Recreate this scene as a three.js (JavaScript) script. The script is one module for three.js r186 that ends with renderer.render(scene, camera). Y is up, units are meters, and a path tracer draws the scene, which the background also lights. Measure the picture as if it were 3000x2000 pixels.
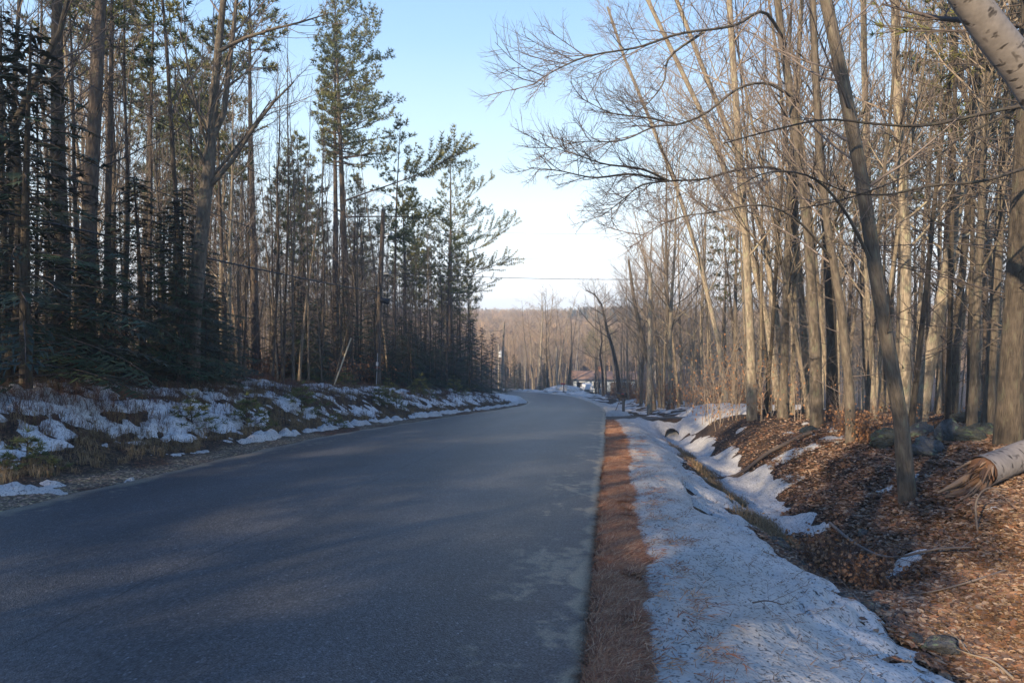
import * as THREE from 'three';

// ---------------------------------------------------------------- camera, sky, sun, exposure
const scene = new THREE.Scene();
const CAM_H = 1.6, FOCAL = 2005, PITCH = Math.atan2(60, FOCAL);
const camera = new THREE.PerspectiveCamera(2 * Math.atan(1000 / FOCAL) * 180 / Math.PI, 1024 / 682, 0.1, 9000);
camera.position.set(0, CAM_H, 0);
camera.rotation.x = -PITCH;
scene.add(camera);

const renderer = new THREE.WebGLRenderer({ antialias: true });
renderer.toneMapping = THREE.LinearToneMapping;
renderer.toneMappingExposure = 1.6;
renderer.shadowMap.enabled = true;

const SUN_AZ = 42 * Math.PI / 180, SUN_EL = 19 * Math.PI / 180;          // light travels forward and to the right
const toSun = new THREE.Vector3(-Math.sin(SUN_AZ) * Math.cos(SUN_EL), Math.sin(SUN_EL), Math.cos(SUN_AZ) * Math.cos(SUN_EL));
{
  const W = 512, Hh = 256, data = new Float32Array(W * Hh * 4);
  const stops = [[-90, .20, .18, .16], [-3, .32, .32, .32], [-0.5, .86, .88, .90], [2, 1.0, 1.02, 1.04], [6, .84, .95, 1.02], [13, .54, .72, .87], [22, .325, .52, .79], [38, .115, .255, .58], [60, .055, .145, .40], [90, .04, .115, .34]];
  for (let j = 0; j < Hh; j++) for (let i = 0; i < W; i++) {
    const el = ((j + .5) / Hh - .5) * 180;
    let k = 0; while (k < stops.length - 2 && el > stops[k + 1][0]) k++;
    const A = stops[k], B = stops[k + 1], u = Math.min(1, Math.max(0, (el - A[0]) / (B[0] - A[0])));
    const o = (j * W + i) * 4;
    for (let c = 0; c < 3; c++) data[o + c] = (A[c + 1] + (B[c + 1] - A[c + 1]) * u);
    data[o + 3] = 1;
  }
  const sky = new THREE.DataTexture(data, W, Hh, THREE.RGBAFormat, THREE.FloatType);
  sky.mapping = THREE.EquirectangularReflectionMapping; sky.magFilter = THREE.LinearFilter; sky.needsUpdate = true;
  scene.background = sky; scene.environment = sky;
}
const sun = new THREE.DirectionalLight(new THREE.Color(1.0, .79, .54), 5);
sun.position.copy(toSun).multiplyScalar(150); sun.castShadow = true; sun.shadow.radius = 1;
Object.assign(sun.shadow.camera, { left: -120, right: 120, top: 80, bottom: -80, near: 1, far: 500 });
sun.shadow.mapSize.set(4096, 4096);
scene.add(sun, sun.target);
scene.fog = new THREE.FogExp2(new THREE.Color(.66, .82, 1.0), 0.0012);

// ---------------------------------------------------------------- helpers
function RNG(a) { return () => { a |= 0; a = a + 0x6D2B79F5 | 0; let t = Math.imul(a ^ a >>> 15, 1 | a); t = t + Math.imul(t ^ t >>> 7, 61 | t) ^ t; return ((t ^ t >>> 14) >>> 0) / 4294967296; }; }
const V = (x, y, z) => new THREE.Vector3(x, y, z);
const clamp = (x, a = 0, b = 1) => Math.min(b, Math.max(a, x));
const lerp = (a, b, t) => a + (b - a) * t;
const sstep = (a, b, x) => { const t = clamp((x - a) / (b - a)); return t * t * (3 - 2 * t); };
function h2(i, j) { let n = Math.imul(i, 374761393) + Math.imul(j, 668265263) | 0; n = Math.imul(n ^ n >>> 13, 1274126177); return ((n ^ n >>> 16) >>> 0) / 4294967296; }
function vnoise(x, y) { const i = Math.floor(x), j = Math.floor(y); let u = x - i, v = y - j; u = u * u * (3 - 2 * u); v = v * v * (3 - 2 * v); return lerp(lerp(h2(i, j), h2(i + 1, j), u), lerp(h2(i, j + 1), h2(i + 1, j + 1), u), v); }
function fbm(x, y, n = 4) { let s = 0, a = .5, t = 0; for (let k = 0; k < n; k++) { s += a * vnoise(x + k * 17.3, y - k * 9.1); t += a; a *= .5; x *= 2.03; y *= 2.03; } return s / t; }
function curve1(table) { return (x) => { if (x <= table[0][0]) return table[0][1]; for (let k = 1; k < table.length; k++) if (x <= table[k][0]) { const [x0, y0] = table[k - 1], [x1, y1] = table[k]; const u = (x - x0) / (x1 - x0); return lerp(y0, y1, u * u * (3 - 2 * u) * .5 + u * .5); } return table[table.length - 1][1]; }; }
// a place in the world, given by its bearing and elevation as seen from the eye and its depth in metres
function at(px, py, d) { const u = (px - 1500) / FOCAL, v = (1000 - py) / FOCAL, c = Math.cos(PITCH), s = Math.sin(PITCH); const zf = c + v * s, k = d / zf; return V(u * k, CAM_H + (v * c - s) * k, -d); }

class MB {                                                                     // collects faces, builds ONE mesh
  constructor(col = false) { this.p = []; this.n = []; this.u = []; this.i = []; this.c = col ? [] : null; }
  get count() { return this.p.length / 3; }
  vert(x, y, z, nx, ny, nz, u, v, c) { this.p.push(x, y, z); this.n.push(nx, ny, nz); this.u.push(u, v); if (this.c) this.c.push(c ? c[0] : 1, c ? c[1] : 1, c ? c[2] : 1); }
  tube(pts, rad, sides = 6, cap = false, c) {
    const base = this.count, n = pts.length, t = V(), a = V(), b = V();
    let len = 0; const ref = V(.31, .12, .94).normalize();
    for (let k = 0; k < n; k++) {
      t.copy(pts[Math.min(n - 1, k + 1)]).sub(pts[Math.max(0, k - 1)]).normalize();
      a.crossVectors(t, Math.abs(t.dot(ref)) > .95 ? V(1, 0, 0) : ref).normalize(); b.crossVectors(t, a);
      if (k) len += pts[k].distanceTo(pts[k - 1]);
      const r = rad[k], P = pts[k];
      for (let s = 0; s <= sides; s++) { const w = s / sides * 6.2831853, cs = Math.cos(w), sn = Math.sin(w); const nx = a.x * cs + b.x * sn, ny = a.y * cs + b.y * sn, nz = a.z * cs + b.z * sn; this.vert(P.x + nx * r, P.y + ny * r, P.z + nz * r, nx, ny, nz, s / sides * Math.max(.02, rad[0] * 6.283), len, c); }
    }
    for (let k = 0; k < n - 1; k++) for (let s = 0; s < sides; s++) { const q = base + k * (sides + 1) + s; this.i.push(q, q + 1, q + sides + 1, q + 1, q + sides + 2, q + sides + 1); }
    if (cap) for (const k of [0, n - 1]) { t.copy(pts[k ? n - 1 : 1]).sub(pts[k ? n - 2 : 0]).normalize().multiplyScalar(k ? 1 : -1); const ci = this.count; this.vert(pts[k].x, pts[k].y, pts[k].z, t.x, t.y, t.z, .1, .1, c); for (let s = 0; s <= sides; s++) { const o = (base + k * (sides + 1) + s) * 3; this.vert(this.p[o], this.p[o + 1], this.p[o + 2], t.x, t.y, t.z, .1 + .1 * Math.cos(s), .1 + .1 * Math.sin(s), c); } for (let s = 0; s < sides; s++) this.i.push(ci, ci + 1 + (k ? s : s + 1), ci + 1 + (k ? s + 1 : s)); }
    return this;
  }
  tri(a, b, c, col) { const ux = b.x - a.x, uy = b.y - a.y, uz = b.z - a.z, vx = c.x - a.x, vy = c.y - a.y, vz = c.z - a.z; let nx = uy * vz - uz * vy, ny = uz * vx - ux * vz, nz = ux * vy - uy * vx; const l = Math.hypot(nx, ny, nz) || 1; nx /= l; ny /= l; nz /= l; const o = this.count; this.vert(a.x, a.y, a.z, nx, ny, nz, 0, 0, col); this.vert(b.x, b.y, b.z, nx, ny, nz, .05, 0, col); this.vert(c.x, c.y, c.z, nx, ny, nz, .02, .1, col); this.i.push(o, o + 1, o + 2); }
  geo(g, m = new THREE.Matrix4(), col) {                                       // append any three geometry
    g = g.clone().applyMatrix4(m); if (!g.index) { g.setIndex([...Array(g.attributes.position.count).keys()]); }
    const o = this.count, P = g.attributes.position, N = g.attributes.normal, U = g.attributes.uv;
    for (let k = 0; k < P.count; k++) this.vert(P.getX(k), P.getY(k), P.getZ(k), N.getX(k), N.getY(k), N.getZ(k), U ? U.getX(k) : 0, U ? U.getY(k) : 0, col);
    for (let k = 0; k < g.index.count; k++) this.i.push(o + g.index.getX(k));
    return this;
  }
  box(w, h, d, x, y, z, ry = 0, bevel = 0) { const m = new THREE.Matrix4().makeRotationY(ry).setPosition(x, y, z); return this.geo(new THREE.BoxGeometry(w, h, d), m); }
  geometry() { const g = new THREE.BufferGeometry(); g.setAttribute('position', new THREE.Float32BufferAttribute(this.p, 3)); g.setAttribute('normal', new THREE.Float32BufferAttribute(this.n, 3)); g.setAttribute('uv', new THREE.Float32BufferAttribute(this.u, 2)); if (this.c) g.setAttribute('color', new THREE.Float32BufferAttribute(this.c, 3)); g.setIndex(this.i); return g; }
  build(name, mat, parent) { const m = new THREE.Mesh(this.geometry(), mat); m.name = name; m.castShadow = m.receiveShadow = true; if (parent) parent.add(m); return m; }
}
const taken = {};
function numbered(name) { const n = taken[name] = (taken[name] ?? -1) + 1; return n ? `${name}_${String(n).padStart(3, '0')}` : name; }
function tag(o, label, category, group, kind) { o.userData = { label, category }; if (group) o.userData.group = group; if (kind) o.userData.kind = kind; return o; }
function thing(name, label, category, pos = V(0, 0, 0), turn = 0, group, kind) { const g = new THREE.Group(); g.name = numbered(name); g.position.copy(pos); g.rotation.y = turn; tag(g, label, category, group, kind); scene.add(g); return g; }
function top(mesh, name, label, category, group, kind) { mesh.name = numbered(name); tag(mesh, label, category, group, kind); scene.add(mesh); return mesh; }

// ---------------------------------------------------------------- procedural materials
function dataTex(w, h, fn, srgb = true, rep = 1) {
  const d = new Uint8Array(w * h * 4); const o = [0, 0, 0];
  for (let j = 0; j < h; j++) for (let i = 0; i < w; i++) { fn(i / w, j / h, o, i, j); const k = (j * w + i) * 4; for (let c = 0; c < 3; c++) d[k + c] = clamp(o[c]) * 255; d[k + 3] = 255; }
  const t = new THREE.DataTexture(d, w, h, THREE.RGBAFormat); t.wrapS = t.wrapT = THREE.RepeatWrapping; t.magFilter = THREE.LinearFilter; t.minFilter = THREE.LinearMipmapLinearFilter; t.generateMipmaps = true; if (srgb) t.colorSpace = THREE.SRGBColorSpace; t.repeat.set(rep, rep); t.needsUpdate = true; return t;
}
// noise that tiles
function tnoise(u, v, n, m = n, seed = 0) { const x = u * n, y = v * m, i = Math.floor(x), j = Math.floor(y); let a = x - i, b = y - j; a = a * a * (3 - 2 * a); b = b * b * (3 - 2 * b); const w = (p, q) => h2((p % n + n) % n + seed * 977, (q % m + m) % m + seed * 131); return lerp(lerp(w(i, j), w(i + 1, j), a), lerp(w(i, j + 1), w(i + 1, j + 1), a), b); }
function tfbm(u, v, n, m, oct, seed = 0) { let s = 0, a = .5, t = 0; for (let k = 0; k < oct; k++) { s += a * tnoise(u, v, n, m, seed + k); t += a; a *= .55; n *= 2; m *= 2; } return s / t; }
const barkFn = (u, v) => { const w = tfbm(u, v, 4, 3, 3, 3) * .14; const f = tfbm(u + w, v, 30, 8, 4, 7), m = tfbm(u, v, 5, 6, 4, 17); return clamp(.5 + (f - .5) * .85 + (m - .5) * 1.3); };
const barkMap = dataTex(256, 512, (u, v, o) => { const f = barkFn(u, v), l = tfbm(u, v, 6, 6, 4, 21); const g = .56 + .40 * f; o[0] = g; o[1] = g * .97; o[2] = g * .93; if (l > .57) { const k = clamp((l - .57) * 9); o[0] = lerp(o[0], .92, k * .6); o[1] = lerp(o[1], .97, k * .6); o[2] = lerp(o[2], .88, k * .6); } });
const barkBump = dataTex(256, 512, (u, v, o) => { o[0] = o[1] = o[2] = barkFn(u, v); }, false);
for (const t of [barkMap, barkBump]) t.repeat.set(2.2, .9);
const birchFn = (u, v) => { const a = tfbm(u, v, 5, 26, 3, 5), b = tfbm(u, v, 4, 5, 4, 9); return Math.max(clamp((a - .66) * 6) * .7, clamp((b - .74) * 9)); };
const birchMap = dataTex(256, 512, (u, v, o) => { const k = birchFn(u, v), g = .80 + .18 * tfbm(u, v, 10, 40, 3, 2); o[0] = lerp(g, .20, k); o[1] = lerp(g * .97, .17, k); o[2] = lerp(g * .94, .15, k); });
birchMap.repeat.set(1.6, .8);
const lin = (r, g, b) => new THREE.Color().setRGB(r, g, b);
const std = (c, rough = .9, extra = {}) => new THREE.MeshStandardMaterial({ color: c, roughness: rough, ...extra });
const bark = (r, g, b) => std(lin(r, g, b), .95, { map: barkMap, bumpMap: barkBump, bumpScale: .02 });
const M = {
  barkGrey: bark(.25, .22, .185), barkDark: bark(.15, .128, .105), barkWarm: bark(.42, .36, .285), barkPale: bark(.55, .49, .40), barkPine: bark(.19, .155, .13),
  birch: std(lin(.31, .295, .29), .8, { map: birchMap, bumpMap: birchMap, bumpScale: .004 }),
  twigGrey: std(lin(.21, .17, .145), .9), twigWarm: std(lin(.30, .235, .18), .9), twigDark: std(lin(.10, .08, .07), .9), twigRed: std(lin(.13, .075, .055), .9), twigPale: std(lin(.31, .25, .185), .9),
  pine: std(lin(1, 1, 1), .75, { vertexColors: true, side: THREE.DoubleSide }),
  deadLeaf: std(lin(1, 1, 1), .85, { vertexColors: true, side: THREE.DoubleSide }),
  wood: std(lin(.17, .14, .115), .85, { map: barkMap, bumpMap: barkBump, bumpScale: .004 }),
  woodGrey: std(lin(.50, .46, .40), .85, { map: barkMap, bumpMap: barkBump, bumpScale: .004 }),
  black: std(lin(.018, .018, .02), .5), wire: std(lin(.03, .03, .032), .6), steel: std(lin(.32, .33, .34), .45, { metalness: .8 }),
};

// ---------------------------------------------------------------- the lie of the land
const ROAD_HALF = 3.25;
const roadCurve = new THREE.CatmullRomCurve3([[-13, -60], [-8.6, -35], [-5.5, -14.5], [-2.83, 3.96], [-.88, 17.5], [1, 31.4], [2.5, 42.4], [4.3, 60], [4.9, 74], [3.6, 84.5], [-1, 92], [-8, 95.5], [-20, 97.5], [-45, 100], [-80, 104]].map(([x, d]) => V(x, 0, -d)), false, 'centripetal');
const RN = 560, roadPts = roadCurve.getSpacedPoints(RN), STEP = roadCurve.getLength() / RN;
let k0 = 0; { let best = 1e9; roadPts.forEach((p, k) => { const q = p.x * p.x + p.z * p.z; if (q < best) { best = q; k0 = k; } }); }
const slopeAt = curve1([[0, .068], [12, .07], [19, .106], [58, .106], [84, .055], [110, .03], [200, .02]]);
const roadZ = new Float32Array(RN + 1);
for (let k = k0 + 1; k <= RN; k++) roadZ[k] = roadZ[k - 1] - slopeAt((k - k0) * STEP) * STEP;
for (let k = k0 - 1; k >= 0; k--) roadZ[k] = roadZ[k + 1] + .05 * STEP;
function toRoad(x, d) {                                                        // nearest place on the road: s along it from the eye, t to its right, z its height
  const z = -d; let bk = 0, b = 1e18;
  for (let k = 0; k <= RN; k += 8) { const p = roadPts[k], q = (p.x - x) ** 2 + (p.z - z) ** 2; if (q < b) { b = q; bk = k; } }
  const lo = Math.max(0, bk - 8), hi = Math.min(RN, bk + 8);
  for (let k = lo; k <= hi; k++) { const p = roadPts[k], q = (p.x - x) ** 2 + (p.z - z) ** 2; if (q < b) { b = q; bk = k; } }
  const a = roadPts[Math.max(0, bk - 1)], c = roadPts[Math.min(RN, bk + 1)], p = roadPts[bk];
  const tx = c.x - a.x, tz = c.z - a.z, l = Math.hypot(tx, tz), f = clamp(((x - p.x) * tx + (z - p.z) * tz) / l / STEP, -1, 1);
  const kk = clamp(bk + f, 0, RN), ka = Math.floor(kk), u = kk - ka, kb = Math.min(RN, ka + 1);
  const side = (x - p.x) * -tz / l + (z - p.z) * tx / l;
  const qx = p.x + tx / l * f * STEP, qz = p.z + tz / l * f * STEP;
  return { s: (kk - k0) * STEP, t: Math.sign(side) * Math.hypot(x - qx, z - qz), z: lerp(roadZ[ka], roadZ[kb], u) };
}
function roadPoint(s, t) { const kk = clamp(s / STEP + k0, 1, RN - 1), ka = Math.floor(kk), u = kk - ka, a = roadPts[ka], b = roadPts[ka + 1]; const tx = b.x - a.x, tz = b.z - a.z, l = Math.hypot(tx, tz); return V(lerp(a.x, b.x, u) - tz / l * t, lerp(roadZ[ka], roadZ[ka + 1], u), lerp(a.z, b.z, u) + tx / l * t); }
const farLand = curve1([[0, -4], [80, -8.6], [120, -10.9], [150, -12.6], [178, -12.6], [250, -8.5], [350, -3.4], [450, .2], [520, -.5], [800, -6], [5000, -30]]);
const profRight = curve1([[-.2, -.05], [.45, -.05], [1.0, -.12], [1.7, -.42], [2.45, -.86], [2.9, -.84], [3.5, -.38], [4.3, .12], [5.6, .38], [9, .55], [20, .2], [45, -1.5]]);
const profRightFar = curve1([[-.2, -.05], [1.2, -.08], [2.4, -.2], [4, .1], [7, .3], [14, .2], [45, -1.5]]);
const profRightBend = curve1([[-.2, -.05], [1.2, -.08], [4, -.15], [12, -1.0], [25, -2.6], [60, -4]]);
const profLeft = curve1([[-.2, -.05], [.7, -.03], [1.1, .06], [1.7, .18], [3.2, .82], [4.5, 1.12], [7, 1.28], [14, 1.3], [30, .9], [60, -1.5]]);
const DRIVE0 = 30.0, DRIVE1 = 33.4;
function land(x, d, fine = true) {
  const r = toRoad(x, d), e = Math.abs(r.t) - ROAD_HALF;
  let h;
  if (e < -.02) h = lerp(-.13, -.05, sstep(-.6, -.05, e));
  else if (r.t > 0) {
    const a = profRight(e) * (profRight(e) < 0 ? lerp(.62, 1, sstep(5, 14, r.s)) : 1), b = profRightFar(e), c = profRightBend(e);
    h = lerp(lerp(a, b, sstep(34, 38, r.s)), c, sstep(66, 84, r.s));
    const dv = sstep(DRIVE0 - 1.6, DRIVE0 - .2, r.s) * (1 - sstep(DRIVE1 + .2, DRIVE1 + 1.6, r.s));
    if (dv > 0) h = lerp(h, -.10 + .02 * clamp(e, 0, 12), dv * (1 - sstep(14, 20, e)));
  } else { h = profLeft(e); if (r.s > 60) h = lerp(h, h * .45, sstep(60, 84, r.s)); }
  if (fine && e > .4) { const q = sstep(.4, 1.5, e); h += q * ((fbm(x * .55, d * .55, 3) - .5) * .30 + (fbm(x * 2.6 + 9, d * 2.6, 3) - .5) * .10); }
  const w = sstep(30, 75, e), R = Math.hypot(x, d);
  let g = r.z + h;
  g = lerp(g, farLand(R) + (fbm(x * .012, d * .012, 3) - .5) * 7 * sstep(120, 300, R), Math.max(w, sstep(104, 150, d)));
  return { y: g, e, s: r.s, t: r.t };
}
const groundY = (x, d) => land(x, d).y;
const foot = (x, d, sink = .06) => V(x, groundY(x, d) - sink, -d);
function sideSpot(s, off) { const p = roadPoint(s, off > 0 ? ROAD_HALF + off : -ROAD_HALF + off); return [p.x, -p.z]; }
// ---------------------------------------------------------------- ground, road, snow
const leafTile = (() => {                                                       // small scraps of leaf and grass, grey so that the vertex colour gives the hue
  const S = 512, cv = document.createElement('canvas'); cv.width = cv.height = S; const g = cv.getContext('2d'), R = RNG(77);
  g.fillStyle = '#6b645c'; g.fillRect(0, 0, S, S);
  for (let k = 0; k < 5200; k++) {
    const x = R() * S, y = R() * S, l = 3 + R() * 9, w = 1 + R() * 4, a = R() * 6.28, q = R(), v = 60 + q * q * 185; g.fillStyle = `rgb(${v | 0},${v * (.86 + R() * .12) | 0},${v * (.72 + R() * .16) | 0})`;
    for (const dx of [-S, 0, S]) for (const dy of [-S, 0, S]) { if (x + dx < -20 || x + dx > S + 20 || y + dy < -20 || y + dy > S + 20) continue; g.save(); g.translate(x + dx, y + dy); g.rotate(a); g.beginPath(); g.ellipse(0, 0, l, w, 0, 0, 6.28); g.fill(); g.restore(); }
  }
  const t = new THREE.CanvasTexture(cv); t.wrapS = t.wrapT = THREE.RepeatWrapping; t.colorSpace = THREE.SRGBColorSpace; t.repeat.set(.55, .55); return t;
})();
const grainBump = dataTex(256, 256, (u, v, o) => { o[0] = o[1] = o[2] = tfbm(u, v, 20, 20, 4, 40); }, false); grainBump.repeat.set(1.3, 1.3);
M.ground = std(lin(1, 1, 1), 1, { vertexColors: true, map: leafTile, bumpMap: grainBump, bumpScale: .03 });

function sheet(angles, radii, fn, name, mat) {                                  // a terrain sheet, finer where one stands and coarser far off
  const pos = [], uv = [], col = [], idx = [], id = new Int32Array(angles.length * radii.length).fill(-1), keep = [];
  const rows = radii.map(r => angles.map(a => fn(Math.sin(a) * r, Math.cos(a) * r)));
  const vert = (i, j) => { const q = i * angles.length + j; if (id[q] < 0) { id[q] = pos.length / 3; const x = Math.sin(angles[j]) * radii[i], d = Math.cos(angles[j]) * radii[i], f = rows[i][j]; pos.push(x, f.y, -d); uv.push(x, d); col.push(...f.c); } return id[q]; };
  for (let i = 0; i < radii.length - 1; i++) for (let j = 0; j < angles.length - 1; j++) {
    const q = [rows[i][j], rows[i][j + 1], rows[i + 1][j], rows[i + 1][j + 1]];
    if (q.every(f => f.skip)) continue;
    const a = vert(i, j), b = vert(i, j + 1), c = vert(i + 1, j), e = vert(i + 1, j + 1);
    idx.push(a, b, c, b, e, c);
  }
  const g = new THREE.BufferGeometry(); g.setAttribute('position', new THREE.Float32BufferAttribute(pos, 3)); g.setAttribute('uv', new THREE.Float32BufferAttribute(uv, 2)); g.setAttribute('color', new THREE.Float32BufferAttribute(col, 3)); g.setIndex(idx); g.computeVertexNormals();
  const m = new THREE.Mesh(g, mat); m.castShadow = m.receiveShadow = true; return m;
}
const range = (a, b, st) => { const o = []; for (let x = a; x < b - 1e-9; x += st) o.push(x); o.push(b); return o; };
const geom = (a, b, q) => { const o = [a]; while (o[o.length - 1] < b) o.push(o[o.length - 1] * q); return o; };
const RAD = Math.PI / 180;
const mix3 = (a, b, t) => [lerp(a[0], b[0], t), lerp(a[1], b[1], t), lerp(a[2], b[2], t)];
const stripW = (s) => lerp(.30, .42, sstep(3, 22, s)) + (fbm(s * .9, 3.3, 3) - .5) * .22;
const C_LEAF = [.25, .15, .09], C_LEAF2 = [.17, .105, .07], C_GRASS = [.24, .175, .10], C_NEEDLE = [.34, .16, .085], C_SAND = [.92, .84, .68], C_GRAVEL = [.66, .61, .53], C_BANK = [.19, .125, .08];
function groundFn(x, d) {
  const L = land(x, d), n = fbm(x * .7, d * .7, 3), n2 = fbm(x * 2.3 + 40, d * 2.3, 3);
  let c;
  if (L.t > 0) { c = mix3(C_LEAF2, C_LEAF, sstep(.3, .7, n)); c = mix3(c, C_GRASS, sstep(.52, .62, n2) * sstep(3.6, 1.6, L.e) * .9); { const w = stripW(L.s); if (L.e < w + .3) c = mix3(mix3(C_SAND, C_NEEDLE, sstep(.02, .09, L.e + (n2 - .5) * .16)), c, sstep(w, w + .3, L.e + (n2 - .5) * .3)); } }
  else { c = mix3(C_BANK, C_GRASS, sstep(.45, .65, n2) * .7); if (L.e > 5) c = mix3(c, C_LEAF2, sstep(5, 9, L.e) * .7); if (L.e < 1.3) c = mix3(mix3(C_GRAVEL, C_NEEDLE, sstep(.5, .56, fbm(x * 1.1, d * .45, 3))), c, sstep(.55, 1.0, L.e + (n2 - .5) * .5)); }
    return { y: L.y, c };
}
{
  const ang = [...range(-180, -48, 4), ...range(-47.6, 47.6, .4), ...range(48, 180, 4)].map(a => a * RAD);
  const rad = [...geom(.3, 60, 1.022), ...geom(63, 640, 1.05)];
  top(sheet(ang, rad, groundFn, 'ground', M.ground), 'ground', 'brown leaf strewn ground and wooded hills on both sides of the road', 'ground', null, 'structure');
}

// the asphalt, its worn grit and the sand thrown to its edges
const roadTex = dataTex(1024, 2048, (u, v, o, i, j) => {
  const er = (1 - u) * 6.5, el = u * 6.5;
  const a = h2(i, j), b = h2(i >> 1, j >> 1 | 0), c = tfbm(u, v, 12, 36, 4, 2);
  let g = .262 + (a - .5) * .15 + (b - .5) * .12 + (c - .5) * .06 + (tfbm(u, v, 9, 3, 2, 70) - .5) * .05 + .012 * Math.cos(u * 25.1);
  if (h2(i + 9999, j) > .982) g += .22; if (h2((i >> 1) + 777, j >> 1) > .996) g += .2; { const cr = Math.abs(u - .52 - (tnoise(.5, v, 1, 9, 91) - .5) * .03 - (tnoise(.5, v, 1, 60, 92) - .5) * .006); if (cr < .0012 && tnoise(.3, v, 1, 14, 93) > .42) g *= .62; }
  o[0] = g * .98; o[1] = g; o[2] = g * 1.02;
  const str = tfbm(u, v, 60, 200, 3, 11), blob = tfbm(u, v, 22, 44, 4, 15);
  let s = 0;
  s = Math.max(s, clamp((.20 + .22 * (tfbm(u, v, 2, 70, 3, 30) - .35) - er) * 16));
  s = Math.max(s, clamp((blob * .6 + str * .4 + .05 * sstep(.8, .35, er) + .05 * (tfbm(u, v, 2, 5, 2, 44) - .5) - .575) * 9) * sstep(.95, .6, er) * .75);
  s = Math.max(s, clamp((.34 + .5 * (tfbm(u, v, 3, 40, 4, 31) - .45) - el) * 7) * (.55 + .45 * str));
  s = Math.max(s, clamp((blob * .5 + str * .5 - .62) * 14) * sstep(1.4, .6, el) * .6);
  s *= .55 + .45 * a;
  o[0] = lerp(o[0], .64, s); o[1] = lerp(o[1], .585, s); o[2] = lerp(o[2], .47, s);
});
const roadBump = dataTex(512, 512, (u, v, o, i, j) => { o[0] = o[1] = o[2] = .5 * h2(i, j) + .5 * h2(i >> 1, j >> 1); }, false); roadBump.repeat.set(4, 12);
M.road = std(lin(.95, .95, .98), .52, { map: roadTex, bumpMap: roadBump, bumpScale: .006 });
{
  const pos = [], uv = [], idx = [], NC = 17, rows = [];
  for (let s = -45; s < 165;) { rows.push(s); s += Math.abs(s) < 40 ? .25 : .6; }
  rows.forEach((s, r) => { for (let k = 0; k < NC; k++) { const q = clamp((k - 1) / (NC - 3)); let t = lerp(-1, 1, q) * ROAD_HALF; let y = .03 * (1 - q * q) * 0 + .05 * (1 - (2 * q - 1) ** 2) - .03; if (k === 0 || k === NC - 1) { t += Math.sign(t) * .05; y -= .09; } const jag = (k <= 1 || k >= NC - 2) ? (vnoise(s * 1.7, k < 3 ? 3 : 60) - .5) * .10 + (vnoise(s * 6.1, k < 3 ? 9 : 80) - .5) * .05 : 0; const p = roadPoint(s, t + jag); pos.push(p.x, p.y + y, p.z); uv.push(.5 + t / (2 * (ROAD_HALF + .08)), s / 20); } });
  for (let r = 0; r < rows.length - 1; r++) for (let k = 0; k < NC - 1; k++) { const a = r * NC + k; idx.push(a, a + 1, a + NC, a + 1, a + NC + 1, a + NC); }
  const g = new THREE.BufferGeometry(); g.setAttribute('position', new THREE.Float32BufferAttribute(pos, 3)); g.setAttribute('uv', new THREE.Float32BufferAttribute(uv, 2)); g.setIndex(idx); g.computeVertexNormals();
  const m = new THREE.Mesh(g, M.road); m.receiveShadow = m.castShadow = true;
  top(m, 'road', 'grey asphalt country road with sandy edges curving downhill', 'road', null, 'structure');
}
// the gravel drive that leaves the road over the culvert
const gravelTex = dataTex(256, 256, (u, v, o, i, j) => { const g = .36 + (h2(i >> 1, j >> 1) - .5) * .22 + (tfbm(u, v, 5, 5, 4, 3) - .5) * .3; o[0] = g; o[1] = g * .95; o[2] = g * .88; }); gravelTex.repeat.set(.6, .6);
M.gravel = std(lin(.75, .75, .75), 1, { map: gravelTex, bumpMap: grainBump, bumpScale: .03 });
{
  const pos = [], uv = [], idx = [], NC = 9, NR = 60;
  for (let r = 0; r <= NR; r++) for (let k = 0; k < NC; k++) { const e = -.02 + r / NR * 26, q = k / (NC - 1), flare = 1.3 * sstep(2, 0, e); const s = lerp(DRIVE0 + .2 - flare, DRIVE1 - .1 + flare * .6, q) + (vnoise(e * 1.1, k < 4 ? 1 : 9) - .5) * .4 * (k === 0 || k === NC - 1 ? 1 : 0) + .012 * e * e; const p = roadPoint(s, ROAD_HALF + e); const y = groundY(p.x, -p.z); pos.push(p.x, y + (k === 0 || k === NC - 1 ? -.03 : .03 + .02 * vnoise(p.x * 3, p.z * 3)), p.z); uv.push(p.x, p.z); }
  for (let r = 0; r < NR; r++) for (let k = 0; k < NC - 1; k++) { const a = r * NC + k; idx.push(a, a + NC, a + 1, a + 1, a + NC, a + NC + 1); }
  const g = new THREE.BufferGeometry(); g.setAttribute('position', new THREE.Float32BufferAttribute(pos, 3)); g.setAttribute('uv', new THREE.Float32BufferAttribute(uv, 2)); g.setIndex(idx); g.computeVertexNormals();
  top(Object.assign(new THREE.Mesh(g, M.gravel), { receiveShadow: true, castShadow: true }), 'driveway', 'grey gravel driveway leaving the road over the culvert', 'driveway', null, 'structure');
}

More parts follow.
